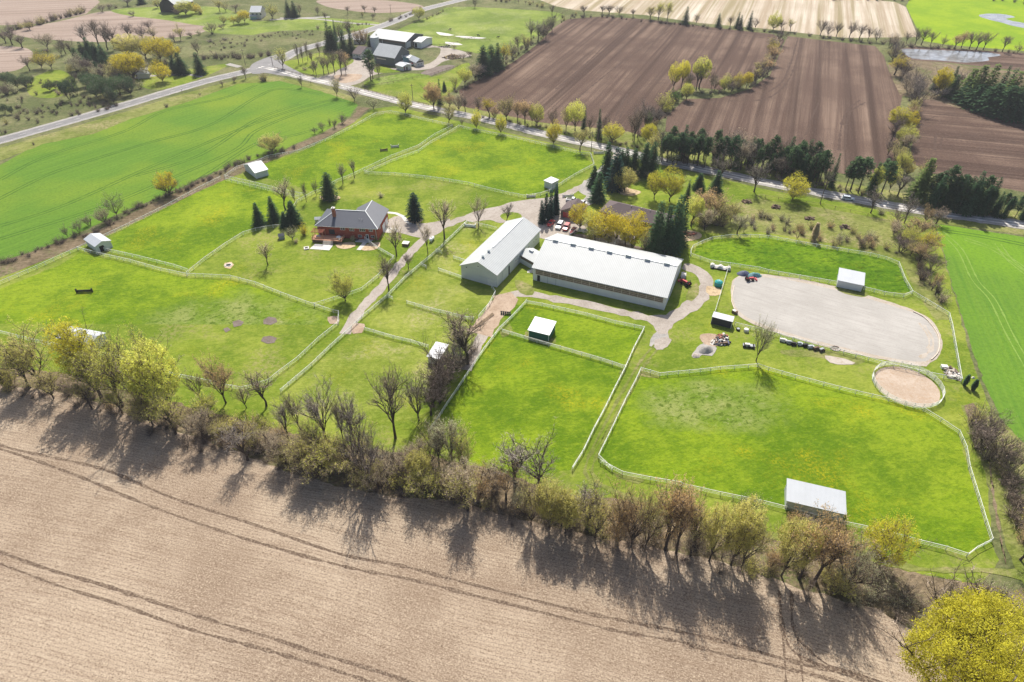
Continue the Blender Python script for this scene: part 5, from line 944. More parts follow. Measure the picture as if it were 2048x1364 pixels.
# cattle in the far pasture
def cow(label, p, rz):
    t = thing('cow', label, 'cow', at(*p), rz, 'dark cattle in the far pasture')
    me = bpy.data.meshes.new('body'); V = [(0, 0, 1.0), (.45, 0, 1.05), (.85, 0, 1.1), (1.15, 0, 1.3), (1.45, 0, 1.2), (-.45, 0, 1.03), (-.8, 0, 1.05), (.6, .22, .8), (.6, .22, .4), (.62, .22, .02), (.6, -.22, .8), (.6, -.22, .4), (.62, -.22, .02), (-.7, .22, .8), (-.78, .22, .42), (-.7, .22, .02), (-.7, -.22, .8), (-.78, -.22, .42), (-.7, -.22, .02), (-.98, 0, .9), (-1.0, 0, .5)]
    me.from_pydata(V, [(0, 1), (1, 2), (2, 3), (3, 4), (0, 5), (5, 6), (1, 7), (7, 8), (8, 9), (1, 10), (10, 11), (11, 12), (6, 13), (13, 14), (14, 15), (6, 16), (16, 17), (17, 18), (6, 19), (19, 20)], []); me.materials.append(MATS['cow_hide'])
    o = bpy.data.objects.new('body', me); COL.objects.link(o); o.parent = t; mod = o.modifiers.new('skin', 'SKIN')
    rad = [.36, .36, .3, .17, .11, .36, .3, .14, .08, .07, .14, .08, .07, .16, .09, .07, .16, .09, .07, .05, .03]
    for i, r_ in enumerate(rad): me.skin_vertices[0].data[i].radius = (r_, r_)
    me.skin_vertices[0].data[0].use_root = True; s_ = o.modifiers.new('sub', 'SUBSURF'); s_.levels = s_.render_levels = 1
cow('dark cow, leftmost in the far pasture', (900, 61), .3); cow('dark cow, middle one by the muddy patch in the far pasture', (957, 73), 2.9); cow('dark cow, rightmost in the far pasture', (996, 76.5), .1)
# ================================================================== TREES AND SHRUBS
def rvec(r): 
    while True:
        v = Vector((r.uniform(-1, 1), r.uniform(-1, 1), r.uniform(-1, 1)))
        if 0.05 < v.length < 1: return v.normalized()
def make_tree(seed, style):
    """a leafless or budding broadleaf, nominal height 12 m. returns (wood mesh, twig mesh builder, leaf anchor points)"""
    r = random.Random(seed); wood = MB(); tw = MB(); tips = []
    S_ = dict(oval=(.15, 6, .72, .34), vase=(.24, 5, .48, .28), spread=(.12, 7, 1.0, .42), multi=(.03, 7, .6, .3), dome=(.09, 10, 1.15, .36), tall=(.28, 5, .45, .26))[style]
    h0, nl, spread, bl = S_
    def twig(p, d, L_, wd=.021):
        s_ = d.cross(rvec(r)).normalized() * wd; q = p + d * L_
        tw.add([p - s_, p + s_, q], [(0, 1, 2)])
    def grow(p, d, L_, rad, lvl):
        n = 4 if lvl < 2 else 3; pts = [p.copy()]; dd = d.copy()
        for i in range(n):
            dd = (dd + rvec(r) * (.16 if lvl < 2 else .24) + Vector((0, 0, .10 if lvl else .03))).normalized(); pts.append(pts[-1] + dd * (L_ / n))
        wood.tube(pts, [rad * (1 - .72 * i / n) for i in range(n + 1)], [6, 5, 4, 3][min(lvl, 3)], False)
        def pt(t):
            k = min(n - 1, int(t * n)); f = t * n - k; return pts[k].lerp(pts[k + 1], f), (pts[k + 1] - pts[k]).normalized()
        if lvl >= 3:
            for i in range(9):
                q, a_ = pt(r.uniform(.15, 1)); e = (a_ * .5 + rvec(r) * .9 + Vector((0, 0, .3))).normalized(); l_ = r.uniform(.35, .85); twig(q, e, l_); tips.append(q + e * l_)
                f = q + e * l_ * .5; g_ = (e + rvec(r) * .8).normalized(); twig(f, g_, l_ * .7, .017); tips.append(f + g_ * l_ * .6)
            return
        nc = [nl, 5, 5][lvl] if lvl else nl
        for i in range(nc):
            t = r.uniform(.28, 1.0) if lvl else r.uniform(.7, 1.0)
            q, a_ = pt(t); out = rvec(r); out.z *= .35; out.normalize()
            e = (a_ * (.75 if lvl else .5) + out * (spread if lvl == 0 else .72) + Vector((0, 0, .18))).normalized()
            grow(q, e, L_ * r.uniform(.55, .8) if lvl else 12 * bl * r.uniform(.85, 1.25), rad * .5, lvl + 1)
    if style == 'multi':
        for i in range(nl):
            a_ = r.uniform(0, 6.28); grow(Vector((math.cos(a_) * .3, math.sin(a_) * .3, 0)), Vector((math.cos(a_) * .45, math.sin(a_) * .45, 1)).normalized(), 12 * .42 * r.uniform(.8, 1.1), .11, 1)
    else:
        L0 = 12 * h0
        pts = [Vector((0, 0, 0)), Vector((r.uniform(-.1, .1), r.uniform(-.1, .1), L0 * .5)), Vector((r.uniform(-.2, .2), r.uniform(-.2, .2), L0))]
        wood.tube(pts, [.29, .23, .19], 8, False); p = pts[-1]
        for i in range(nl):
            a_ = 2 * math.pi * i / nl + r.uniform(-.4, .4); e = Vector((math.cos(a_) * spread, math.sin(a_) * spread, 1)).normalized()
            grow(p - Vector((0, 0, r.uniform(0, L0 * .25))), e, 12 * bl * r.uniform(.9, 1.3), .15, 1)
        grow(p, Vector((r.uniform(-.1, .1), r.uniform(-.1, .1), 1)).normalized(), 12 * bl * 1.35, .17, 1)
    zt = max(q.z for q in tips); k = 12.0 / zt
    M = Matrix.Scale(k, 4); wood.xform(M); tw.xform(M); tips = [q * k for q in tips]
    return wood, tw, tips
def rounded(tips, extra, seed=3):      # an even, rounded crown: pull stray tips in and fill the outer shell
    r = random.Random(seed); hr_ = sorted(math.hypot(q.x, q.y) for q in tips); Rr = hr_[int(len(hr_) * .86)]; cz = sum(q.z for q in tips) / len(tips) - .3; rz = 11.8 - cz; out = []
    for q in tips:
        e = Vector((q.x / Rr, q.y / Rr, (q.z - cz) / rz)); L_ = e.length
        if L_ > 1.0: e = e / L_ * r.uniform(.86, 1.03)
        out.append(Vector((e.x * Rr, e.y * Rr, cz + e.z * rz)))
    for i in range(extra):
        e = rvec(r); e = e * r.uniform(.72, 1.0) * (1 + .16 * noise.noise(e * 2.2)); out.append(Vector((e.x * Rr, e.y * Rr, cz + e.z * rz * (1 if e.z > 0 else .72))))
    return out
def leaves(mb, tips, n, size, r, jit=.35):
    for i in range(n):
        p = r.choice(tips) + rvec(r) * r.uniform(0, jit); a_ = rvec(r); b2 = a_.cross(rvec(r)).normalized(); s_ = size * r.uniform(.6, 1.35)
        a_ = a_ * s_; b2 = b2 * s_ * r.uniform(.55, .9); mb.add([p - a_, p + b2, p + a_, p - b2], [(0, 1, 2, 3)])
def conifer(seed, style):
    r = random.Random(seed); wood = MB(); lf = MB(); H_ = 12.0
    wood.tube([(0, 0, 0), (0, 0, H_ * .5), (0, 0, H_ * .97)], [.20, .13, .02], 6, False)
    def spray(p, d, s_, droop=.0):
        side = d.cross(Vector((0, 0, 1))).normalized(); u = (Vector((0, 0, 1)) + rvec(r) * .7).normalized()
        a_ = (d + Vector((0, 0, -droop)) + rvec(r) * .35).normalized() * s_; b2 = (side + u * r.uniform(-.5, .5)).normalized() * s_ * .42
        lf.add([p, p + a_ * .5 + b2, p + a_, p + a_ * .5 - b2], [(0, 1, 2, 3)])
    if style == 'pine':
        z0 = .42
        for i in range(26):
            t = i / 25; z = H_ * (z0 + (.97 - z0) * t); L_ = (2.3 * math.sin(math.pi * (.18 + .78 * t)) + .3) * r.uniform(.6, 1.15)
            for j in range(3):
                a_ = r.uniform(0, 6.28); d = Vector((math.cos(a_), math.sin(a_), r.uniform(.0, .4))).normalized(); wood.bar((0, 0, z), tuple(Vector((0, 0, z)) + d * L_), .06)
                for k in range(26):
                    q = Vector((0, 0, z)) + d * L_ * r.uniform(.35, 1.02) + rvec(r) * r.uniform(.1, .5); spray(q, rvec(r), r.uniform(.25, .5))
        for i in range(8): a_ = r.uniform(0, 6.28); z = r.uniform(2, 5); wood.bar((0, 0, z), (math.cos(a_) * .9, math.sin(a_) * .9, z + .1), .04)
    else:
        W_ = dict(spruce=2.6, fir=1.9, broad=3.5, larch=2.6, column=.95)[style]; lv = 30
        z0 = .04 if style != 'larch' else .12
        for i in range(lv):
            t = i / (lv - 1); z = H_ * (z0 + (1 - z0) * t); prof = (1 - t) ** .85 if style != 'column' else math.sin(math.pi * (.12 + .84 * t))
            if style == 'broad': prof = (1 - t) ** .55 * (.75 + .25 * math.sin(min(1, t * 4) * 1.57))
            nb = max(4, int(13 * prof + 3)); off = r.uniform(0, 6)
            for j in range(nb):
                a_ = off + 6.283 * j / nb + r.uniform(-.25, .25); L_ = (W_ * prof + .12) * r.uniform(.72, 1.14)
                d = Vector((math.cos(a_), math.sin(a_), -.22 + .5 * t)).normalized(); ns = max(3, int(L_ * (5.0 if style != 'larch' else 4)))
                for k in range(ns):
                    q = Vector((0, 0, z)) + d * L_ * ((k + r.random()) / ns) + Vector((0, 0, r.uniform(-.15, .12))); spray(q, d, (.34 + .22 * (1 - k / ns)) * r.uniform(.8, 1.3), .25)
        for z in (3, 5): wood.bar((0, 0, z), (.8, .3, z), .04)
    return wood, lf
def shrub(seed, dense, H_=3.0):
    r = random.Random(seed); wood = MB(); tw = MB(); tips = []
    for i in range(46):
        a_ = r.uniform(0, 6.28); lean = r.uniform(.05, .95); d = Vector((math.cos(a_) * lean, math.sin(a_) * lean, 1)).normalized(); b0 = Vector((math.cos(a_), math.sin(a_), 0)) * r.uniform(.0, .55)
        L_ = H_ * r.uniform(.35, 1.08) * (1 - .25 * lean); pts = [b0, b0 + d * L_ * .5 + rvec(r) * .12, b0 + d * L_ + Vector((math.cos(a_), math.sin(a_), -.3)) * lean * .5 + rvec(r) * .2]
        wood.tube(pts, [.03, .02, .008], 3, False)
        for k in range(16):
            t = r.uniform(.15, 1); q = pts[0].lerp(pts[1], t * 2) if t < .5 else pts[1].lerp(pts[2], t * 2 - 1); e = (d + rvec(r) * 1.0).normalized(); l_ = r.uniform(.25, .7); s_ = e.cross(rvec(r)).normalized() * .014
            tw.add([q - s_, q + s_, q + e * l_], [(0, 1, 2)]); tips.append(q + e * l_)
    return wood, tw, tips
PROTO = {}
def crown_mesh(tw, tips, n, size, seed, jit=.35):
    m = MB(); m.use('leafslot'); m.mats = ['bark', 'bark']; m.cur = 0; m.v = list(tw.v); m.f = list(tw.f); m.mi = [0] * len(tw.f); m.cur = 1
    if n: leaves(m, tips, n, size, random.Random(seed), jit)
    return m.mesh('crown')
def protos(kind, lst): PROTO[kind] = lst
base = {}
for st in ('oval', 'vase', 'spread', 'multi', 'tall', 'dome'): base[st] = [make_tree(11 + 7 * k + len(st), st) for k in range(3)]
def bl_(styles, n, size, jit=.35):
    o = []
    for st in styles:
        for k, (w_, tw, tips) in enumerate(base[st]): o.append((WM[(st, k)], crown_mesh(tw, rounded(tips, 700) if n >= 8500 else tips, n, size, k + 50, jit), max(max(abs(q.x), abs(q.y)) for q in tips)))
    return o
WM = {(st, k): b3[0].mesh('trunk', 'bark') for st in base for k, b3 in enumerate(base[st])}
protos('bare', bl_(['oval', 'vase', 'tall'], 0, 0)); protos('barewide', bl_(['spread', 'oval'], 0, 0)); protos('baremulti', bl_(['multi', 'oval'], 0, 0))
protos('thin', bl_(['vase', 'tall', 'oval'], 4200, .08)); protos('bud', bl_(['oval', 'vase', 'dome'], 5200, .085)); protos('budtall', bl_(['vase', 'tall', 'oval'], 5500, .085))
protos('full', bl_(['oval', 'dome'], 12000, .105, .5)); protos('fulltall', bl_(['oval', 'vase'], 9500, .11, .4))
protos('roundpine', bl_(['dome', 'multi'], 9000, .12, .5)); protos('huge', [(WM[('dome', k)], crown_mesh(base['dome'][k][1], rounded(base['dome'][k][2], 2200), 120000, .06, 77, .55), c_) for k, (a_, b_, c_) in enumerate(bl_(['dome'], 0, 0))])
for st in ('spruce', 'fir', 'broad', 'pine', 'larch', 'column'):
    L_ = []
    for k in range(3 if st in ('spruce', 'pine') else 2):
        w_, lf = conifer(5 + k * 3, st); m = MB(); m.mats = ['bark', 'bark']; m.v = lf.v; m.f = lf.f; m.mi = [1] * len(lf.f); L_.append((w_.mesh('trunk', 'bark'), m.mesh('crown'), max(max(abs(q[0]), abs(q[1])) for q in lf.v)))
    protos(st, L_)
for nm, nl_, sz in (('shrub', 0, 0), ('shrubbud', 800, .06), ('bush', 1900, .07)):
    L_ = []
    for k in range(4):
        w_, tw, tips = shrub(30 + k, nl_); L_.append((w_.mesh('stems', 'bark'), crown_mesh(tw, tips, nl_, sz, k, .15), max(max(abs(q.x), abs(q.y)) for q in tips)))
    protos(nm, L_)
KW = dict(bare='bare_tree', barewide='bare_tree', baremulti='bare_tree', thin='budding_tree', bud='budding_tree', budtall='budding_tree', full='leafing_tree', fulltall='leafing_tree', huge='leafing_tree', roundpine='pine_tree', spruce='spruce_tree', fir='fir_tree', broad='spruce_tree', pine='pine_tree', larch='larch_tree', column='cedar_tree', shrub='bare_shrub', shrubbud='budding_shrub', bush='leafy_bush')
LEAFN = dict(yellow='bright yellow-green', gold='golden yellow', lime='lime green', olive='olive green', rust='rusty orange', tan='tan', sage='grey-green', spruce='dark green', pine='green', larch='soft green', greenbush='green', bluespruce='blue-green', twig='brown', twig_purple='dark purplish', twig_grey='pale grey')
REG = []
def plant(kind, x, y, h, col, where, group, wpx=None, rz=None, twc=None, lean=0):
    L_ = PROTO[kind]; i = int(abs(x * 7 + y * 13)) % len(L_); trunk, crown, rad = L_[i]; sh = kind in ('shrub', 'shrubbud', 'bush')
    p = at(x, y); s_ = h / (3.0 if sh else 12.0); sx = s_
    if wpx: sx = (wpx / FPX * math.hypot(p.y * CP + CAMH * SP, 0)) / (2 * rad) * (1.42 if not sh else 1.15); sx = max(.35 * s_, min(2.6 * s_, sx))
    root = bpy.data.objects.new(KW[kind], None); COL.objects.link(root); root.location = p; root.scale = (sx, sx, s_); root.rotation_euler = (rnd.uniform(-.03, .03), lean + rnd.uniform(-.03, .03), rnd.uniform(0, 6.28) if rz is None else rz); root.empty_display_size = .3
    a_ = bpy.data.objects.new(trunk.name.split('.')[0], trunk); a_.parent = root; COL.objects.link(a_)
    b2 = bpy.data.objects.new('crown', crown); b2.parent = root; COL.objects.link(b2)
    tcol = twc or ('twig' if kind not in ('shrub',) else col)
    if kind in ('bare', 'barewide', 'baremulti'): tcol = col
    b2.material_slots[0].link = 'OBJECT'; b2.material_slots[0].material = MATS['f_' + tcol]
    b2.material_slots[1].link = 'OBJECT'; b2.material_slots[1].material = MATS['f_' + (col if col in LEAFN else 'olive')]
    word = {'bare': 'bare %s tree', 'barewide': 'spreading bare %s tree', 'baremulti': 'many-stemmed bare %s tree', 'thin': 'thin %s budding tree', 'bud': '%s budding tree', 'budtall': 'tall %s budding tree', 'full': '%s leafing tree', 'fulltall': 'tall %s leafing tree', 'huge': 'huge %s leafing tree', 'roundpine': '%s round-crowned pine',
            'spruce': '%s spruce', 'fir': 'narrow %s fir', 'broad': 'broad %s spruce', 'pine': '%s bare-stemmed pine', 'larch': '%s feathery conifer', 'column': 'narrow %s cedar', 'shrub': 'leafless %s shrub', 'shrubbud': 'budding %s shrub', 'bush': 'leafy %s bush'}[kind] % LEAFN[col]
    root['category'] = 'shrub' if sh else 'tree'
    if group: root['group'] = group
    REG.append((word, where, x, y, root)); return root
def rows(where, group, text):
    """each entry: kind x y top colour [width in photo pixels]"""
    for e in text.split(';'):
        q = e.split()
        if not q: continue
        x, y, ty = float(q[1]), float(q[2]), float(q[3]); h = height_at(x, y, ty)
        plant(q[0], x, y, max(.8, h), q[4], where, group, float(q[5]) if len(q) > 5 else None)
BRUSH = MB(); BRUSH.mats = ['bark', 'f_twig', 'f_twig_purple']
def brush(p, h, r):
    i = r.randrange(4); w_, tw, tips = shrub(30 + i, 0) if i not in BC else BC[i]; BC[i] = (w_, tw, tips); k = h / 3.0
    M = Matrix.Translation((p.x, p.y, 0)) @ Matrix.Rotation(r.uniform(0, 6.28), 4, 'Z') @ Matrix.Diagonal((k * 1.25, k * 1.25, k, 1))
    for src, mi in ((w_, 0), (tw, r.choice((1, 2)))): k0 = len(BRUSH.v); BRUSH.v += [tuple(M @ Vector(q)) for q in src.v]; BRUSH.f += [[a_ + k0 for a_ in f] for f in src.f]; BRUSH.mi += [mi] * len(src.f)
BC = {}
def along(kind_cols, s, n, hmin, hmax, where, group, spread=2.0, seed=1, stuff=False):
    r = random.Random(seed); P = [at(x, y) for x, y in pxs(s)]; cum = [0]
    for i in range(len(P) - 1): cum.append(cum[-1] + (P[i + 1] - P[i]).length)
    for k in range(n):
        t = cum[-1] * (k + r.uniform(.1, .9)) / n; i = max(j for j in range(len(P) - 1) if cum[j] <= t); f = (t - cum[i]) / max(.01, cum[i + 1] - cum[i]); p = P[i].lerp(P[i + 1], f)
        p.x += r.uniform(-spread, spread) * .6; p.y += r.uniform(-spread, spread)
        if stuff: brush(p, r.uniform(hmin, hmax), r); continue
        # back to a photo position (only used for naming and for the ground point)
        yc = (CAMH * -CP + p.y * SP); zc = p.y * CP + CAMH * SP; x = 1024 + FPX * p.x / zc; y = 682 - FPX * yc / zc
        kd, cl = r.choice(kind_cols); plant(kd, x, y, r.uniform(hmin, hmax), cl, where, group)

# --- front hedgerow along the stubble field: the tall trees
W = 'in the front hedgerow'; G = 'tall trees of the front hedgerow'
rows(W, G, '''budtall 84 768 655 olive 95; bush 20 772 706 olive 70; fulltall 190 782 630 yellow 90; budtall 205 800 690 lime 80; budtall 246 812 700 lime 80; budtall 285 815 650 lime 110; full 338 832 680 lime 105; bud 352 868 780 lime 70; bud 300 845 770 olive 60; bare 402 800 735 twig 45; budtall 452 806 697 rust 65;
bare 493 816 762 twig 35; bare 533 812 738 twig 60; bare 578 880 792 twig_grey 40; bare 604 870 775 twig 40; bare 655 892 765 twig_grey 75; bare 690 896 788 twig 30; bare 712 902 782 twig_grey 55; barewide 742 975 815 twig_grey 85; bare 791 876 722 twig 80; bare 838 842 738 twig_grey 60;
bare 935 728 616 twig 85; baremulti 880 792 668 twig_purple 85; bare 862 830 775 twig_purple 50; thin 863 935 838 olive 50; thin 880 945 842 sage 50; thin 906 938 832 sage 55; thin 930 948 848 olive 50; full 842 976 902 olive 62; bare 635 930 850 twig 50; bud 625 935 845 olive 75;
bare 1030 968 868 twig_grey 80; barewide 1078 966 870 twig_grey 105; bud 1062 1050 955 olive 60; full 1098 1056 960 olive 70; full 1130 1066 978 olive 65; thin 1012 1000 940 rust 60; budtall 1190 1076 962 olive 65; thin 1175 1060 975 twig_grey 60; bud 1232 1082 962 rust 70; bud 1262 1092 958 rust 75; bud 1290 1100 975 olive 60; bud 1330 1100 960 rust 75; budtall 1352 1108 968 rust 60;
bud 1380 1112 1005 olive 55; full 1418 1122 1000 olive 75; full 1462 1130 996 olive 80; bud 1482 1135 1010 olive 60; barewide 1490 1040 982 twig_grey 52; full 1562 1152 1035 olive 80; bud 1598 1158 1040 rust 85; bud 1630 1160 1036 rust 75; bud 1650 1150 1050 rust 60; baremulti 1618 1060 1012 twig_grey 46; bush 1585 1048 1020 rust 44;
bud 1690 1175 1078 sage 100; full 1756 1128 1030 yellow 104; bud 960 1000 935 rust 55; bud 905 990 930 olive 60; thin 765 985 910 tan 60; baremulti 640 930 865 twig_purple 60; bud 575 935 870 olive 55; baremulti 800 960 890 twig_purple 70; bud 425 850 790 lime 50; bare 1380 1075 985 twig 50; bare 1330 1080 975 twig 45''')
plant('huge', 1886, 1425, 30, 'yellow', 'at the lower right corner', None, 290)
rows('at the right edge', 'trees on the right boundary bank', '''bud 2046 1085 975 gold 80; baremulti 1965 905 822 twig_purple 75; baremulti 1990 925 860 twig_purple 70; baremulti 1978 880 815 twig 50; bud 2040 1120 1050 rust 60; baremulti 2015 945 880 twig 60''')
along([('shrub', 'twig_purple'), ('shrub', 'twig'), ('shrub', 'twig_purple'), ('shrubbud', 'olive'), ('shrub', 'twig')], '1950 850 1980 920 2020 980 2050 1060 2070 1120', 26, 3.5, 6.5, 'on the right boundary bank', 'bank shrubs at the right', 3.5, 21)
along([('bud', 'olive'), ('thin', 'lime'), ('budtall', 'olive'), ('thin', 'olive'), ('budtall', 'lime')], '-20 775 100 786 210 815 330 862 420 880', 7, 8, 14, 'among the left front hedgerow', 'lower trees of the front hedgerow', 2.2, 31)
along([('bud', 'olive'), ('thin', 'tan'), ('bare', 'twig_grey'), ('thin', 'lime'), ('bud', 'olive'), ('bare', 'twig_grey'), ('thin', 'olive')], '420 875 520 900 640 935 780 965 900 985 1000 1005', 20, 8, 15, 'among the middle front hedgerow', 'lower trees of the front hedgerow', 3.5, 32)
along([('bud', 'olive'), ('thin', 'tan'), ('bud', 'sage'), ('bud', 'rust')], '1000 1015 1120 1052 1300 1088 1450 1122 1600 1160 1680 1180', 9, 6, 10, 'among the right front hedgerow', 'lower trees of the front hedgerow', 2.0, 33)
along([('baremulti', 'twig_purple'), ('baremulti', 'twig'), ('bare', 'twig_grey')], '862 830 878 780 905 740 945 700', 9, 8, 13, 'beside the hidden shelter', 'clump by the hidden shelter', 2.0, 34)
along([('baremulti', 'twig_purple'), ('bud', 'olive'), ('bud', 'sage'), ('bare', 'twig'), ('pine', 'spruce')], '120 160 180 140 230 175 280 150 330 140', 24, 6, 12, 'deep in the left woodland', 'upper left woodland trees', 9, 35)
along([('bud', 'olive'), ('baremulti', 'twig_purple'), ('bud', 'tan'), ('bare', 'twig_grey')], '1780 100 1800 150 1825 200 1800 260 1795 330', 16, 7, 12, 'between the middle and east fields', 'hedge trees between the ploughed fields', 4, 36)
along([('bud', 'olive'), ('baremulti', 'twig_purple'), ('bud', 'tan')], '1550 90 1540 130 1500 170 1440 182 1370 182 1335 220 1300 270', 16, 6, 10, 'in the curved field hedge', 'hedge trees between the ploughed fields', 3, 37)
# undergrowth
al = [('shrub', 'twig'), ('shrub', 'twig_purple'), ('shrub', 'twig'), ('shrubbud', 'olive'), ('shrubbud', 'tan'), ('shrubbud', 'rust')]
along(al, '-30 770 100 782 210 812 330 862 470 905', 26, 2.2, 4.2, 'low in the left front hedgerow', 'undergrowth of the front hedgerow', 2.6, 2)
along(al + [('bush', 'olive')], '420 860 520 890 640 920 780 950 900 975 1000 1000', 50, 3.0, 6.0, 'low in the middle front hedgerow', 'undergrowth of the front hedgerow', 4.2, 3)
along([('shrub', 'twig'), ('shrubbud', 'olive'), ('shrubbud', 'rust'), ('bush', 'olive'), ('shrubbud', 'rust')], '980 1010 1120 1045 1300 1080 1450 1110 1600 1150 1700 1180', 34, 2.8, 5.0, 'low in the right front hedgerow', 'undergrowth of the front hedgerow', 2.6, 4)
along([('shrub', 'twig'), ('shrubbud', 'sage'), ('shrub', 'twig_purple'), ('shrubbud', 'tan')], '1690 1180 1780 1215 1860 1220 1960 1200 2060 1230', 30, 2.2, 4.6, 'left of the huge yellow tree', 'brush near the huge yellow tree', 3.0, 5)
along([('shrub', 'twig_purple'), ('shrub', 'twig')], '862 800 880 760 915 740 945 700', 14, 3.5, 6.0, 'beside the hidden shelter', 'thicket by the hidden shelter', 2.0, 6)
# --- around the farmhouse
W = 'by the brick farmhouse'; G = 'trees around the farmhouse'
rows(W, G, '''bare 571 420 352 tan 38; bare 592 412 367 twig_grey 12; bare 613 404 360 twig_grey 12; bare 633 391 351 twig_grey 14; bare 686 367 325 twig_grey 18; bare 709 356 316 twig_grey 14; broad 659 399 346 pine 32; broad 831 440 386 bluespruce 31; spruce 520 450 407 spruce 28; spruce 550 443 394 spruce 28; spruce 588 448 403 spruce 36; spruce 571 453 424 spruce 22;
bush 608 470 446 gold 26; barewide 585 480 451 sage 32; bare 536 530 477 tan 32; full 691 602 543 lime 52; bare 889 478 390 tan 46; bare 957 452 384 tan 36; bare 1014 448 402 twig_grey 26; bare 793 512 436 tan 34; bare 856 508 440 tan 26; bare 817 538 506 twig 26; bare 778 580 508 twig 42;
bush 762 394 384 sage 17; bush 690 455 446 olive 10; bush 688 463 452 rust 13; bush 694 470 462 olive 14; bush 684 470 462 rust 10; bush 706 482 470 sage 16; bush 745 476 464 rust 14; bush 752 480 470 olive 12; bush 733 468 462 greenbush 12; bush 593 486 476 tan 12; bush 800 475 465 tan 10''')
# --- beside the gravel road
W = 'along the gravel road'; G = 'trees along the gravel road'
rows(W, G, '''full 811 226 180 lime 36; bare 709 202 168 twig 30; bud 674 193 153 olive 20; bare 604 174 142 twig 14; thin 898 246 200 olive 30; full 953 257 214 yellow 24; full 1002 268 222 yellow 26; baremulti 924 251 236 twig 10; full 868 218 162 rust 42; spruce 880 208 158 spruce 14; fir 889 182 163 spruce 10; bud 900 214 178 rust 34; bud 918 222 182 tan 26; bare 931 224 190 twig 18; bare 957 228 190 twig 20; bud 979 234 194 gold 28; bud 990 238 205 rust 20; bud 1013 238 188 olive 42;
bud 1035 244 196 rust 24; bud 1050 247 194 rust 34; full 1074 251 202 lime 34; bud 1064 249 205 olive 20; bare 1106 254 205 twig 24; full 1150 262 198 lime 40; bud 1132 260 210 olive 22; spruce 1167 257 210 spruce 12; bare 1180 264 222 twig 24; spruce 1197 277 218 spruce 16; bare 1209 272 225 twig 18; full 1107 289 236 gold 37; bud 1160 302 252 olive 31; full 1225 284 244 yellow 52; bare 1268 284 210 twig 30;
fulltall 1295 300 246 yellow 36; bud 1300 318 262 olive 30; bare 1344 332 304 sage 28; bare 1441 354 296 twig_grey 48; bare 1508 384 322 twig_grey 44; full 1584 400 343 yellow 62; bare 1741 426 377 twig_grey 36; bush 1761 428 416 sage 20; bare 1871 448 414 twig 34''')
# --- bungalow surroundings
W = 'around the bungalow'; G = 'trees around the bungalow'
rows(W, G, '''spruce 1213 352 285 spruce 32; spruce 1229 378 298 bluespruce 42; spruce 1250 352 296 spruce 30; broad 1266 350 298 spruce 26; broad 1286 352 286 spruce 30; broad 1302 348 284 spruce 26; broad 1240 348 300 spruce 26; spruce 1186 374 332 spruce 26; spruce 1194 402 345 spruce 34; full 1249 384 332 olive 50; full 1308 398 340 yellow 40; fulltall 1339 402 330 yellow 52;
spruce 1396 378 347 spruce 26; spruce 1373 404 360 spruce 16; spruce 1430 384 342 spruce 28; fir 1091 442 388 bluespruce 18; fir 1100 436 380 bluespruce 17; fir 1110 428 374 bluespruce 17; fir 1084 446 402 bluespruce 16; fir 1112 420 368 bluespruce 15; full 1159 458 406 gold 56; full 1204 480 410 gold 74; full 1263 496 420 gold 70; full 1232 486 428 gold 50; full 1182 470 418 lime 44; spruce 1350 500 410 pine 26; bud 1190 486 440 lime 40; bud 1250 498 450 lime 34;
spruce 1341 506 390 spruce 42; spruce 1308 506 404 pine 44; spruce 1360 490 408 spruce 30; spruce 1326 498 412 spruce 34; bud 1290 505 450 tan 24; fulltall 1382 452 390 lime 42; bud 1398 432 376 rust 44; bud 1424 442 382 rust 56; bud 1440 452 398 olive 52; bud 1460 442 400 olive 40; thin 1474 468 424 sage 34; bud 1408 460 415 tan 40; bud 1216 492 470 olive 24; bush 1180 482 466 olive 24; shrub 1240 500 484 twig 24; shrub 1278 510 494 twig 22''')
along([('shrub', 'twig'), ('shrubbud', 'tan'), ('shrubbud', 'olive')], '1170 470 1210 484 1260 498 1310 512', 9, 1.5, 3.0, 'behind the riding arena', 'shrubs behind the arena', 1.5, 8)
along([('shrub', 'twig'), ('shrubbud', 'olive'), ('bush', 'olive')], '1380 440 1420 450 1470 445', 10, 2.5, 5, 'right of the bungalow', 'thicket right of the bungalow', 3, 9)
# --- scrub meadow
along([('shrub', 'twig'), ('shrubbud', 'sage'), ('shrub', 'twig_grey'), ('shrubbud', 'rust'), ('shrubbud', 'olive')], '1470 440 1540 450 1600 465 1690 480 1780 490', 44, 1.5, 4.0, 'in the scrub meadow', 'shrubs of the scrub meadow', 7.5, 10)
rows('in the scrub meadow', 'small trees of the scrub meadow', 'baremulti 1594 477 440 rust 20; column 1627 480 446 tan 12; baremulti 1720 496 468 twig 20; thin 1487 464 440 sage 14; thin 1735 490 470 rust 14; shrub 1540 440 428 twig 20; shrub 1528 436 424 twig 16')
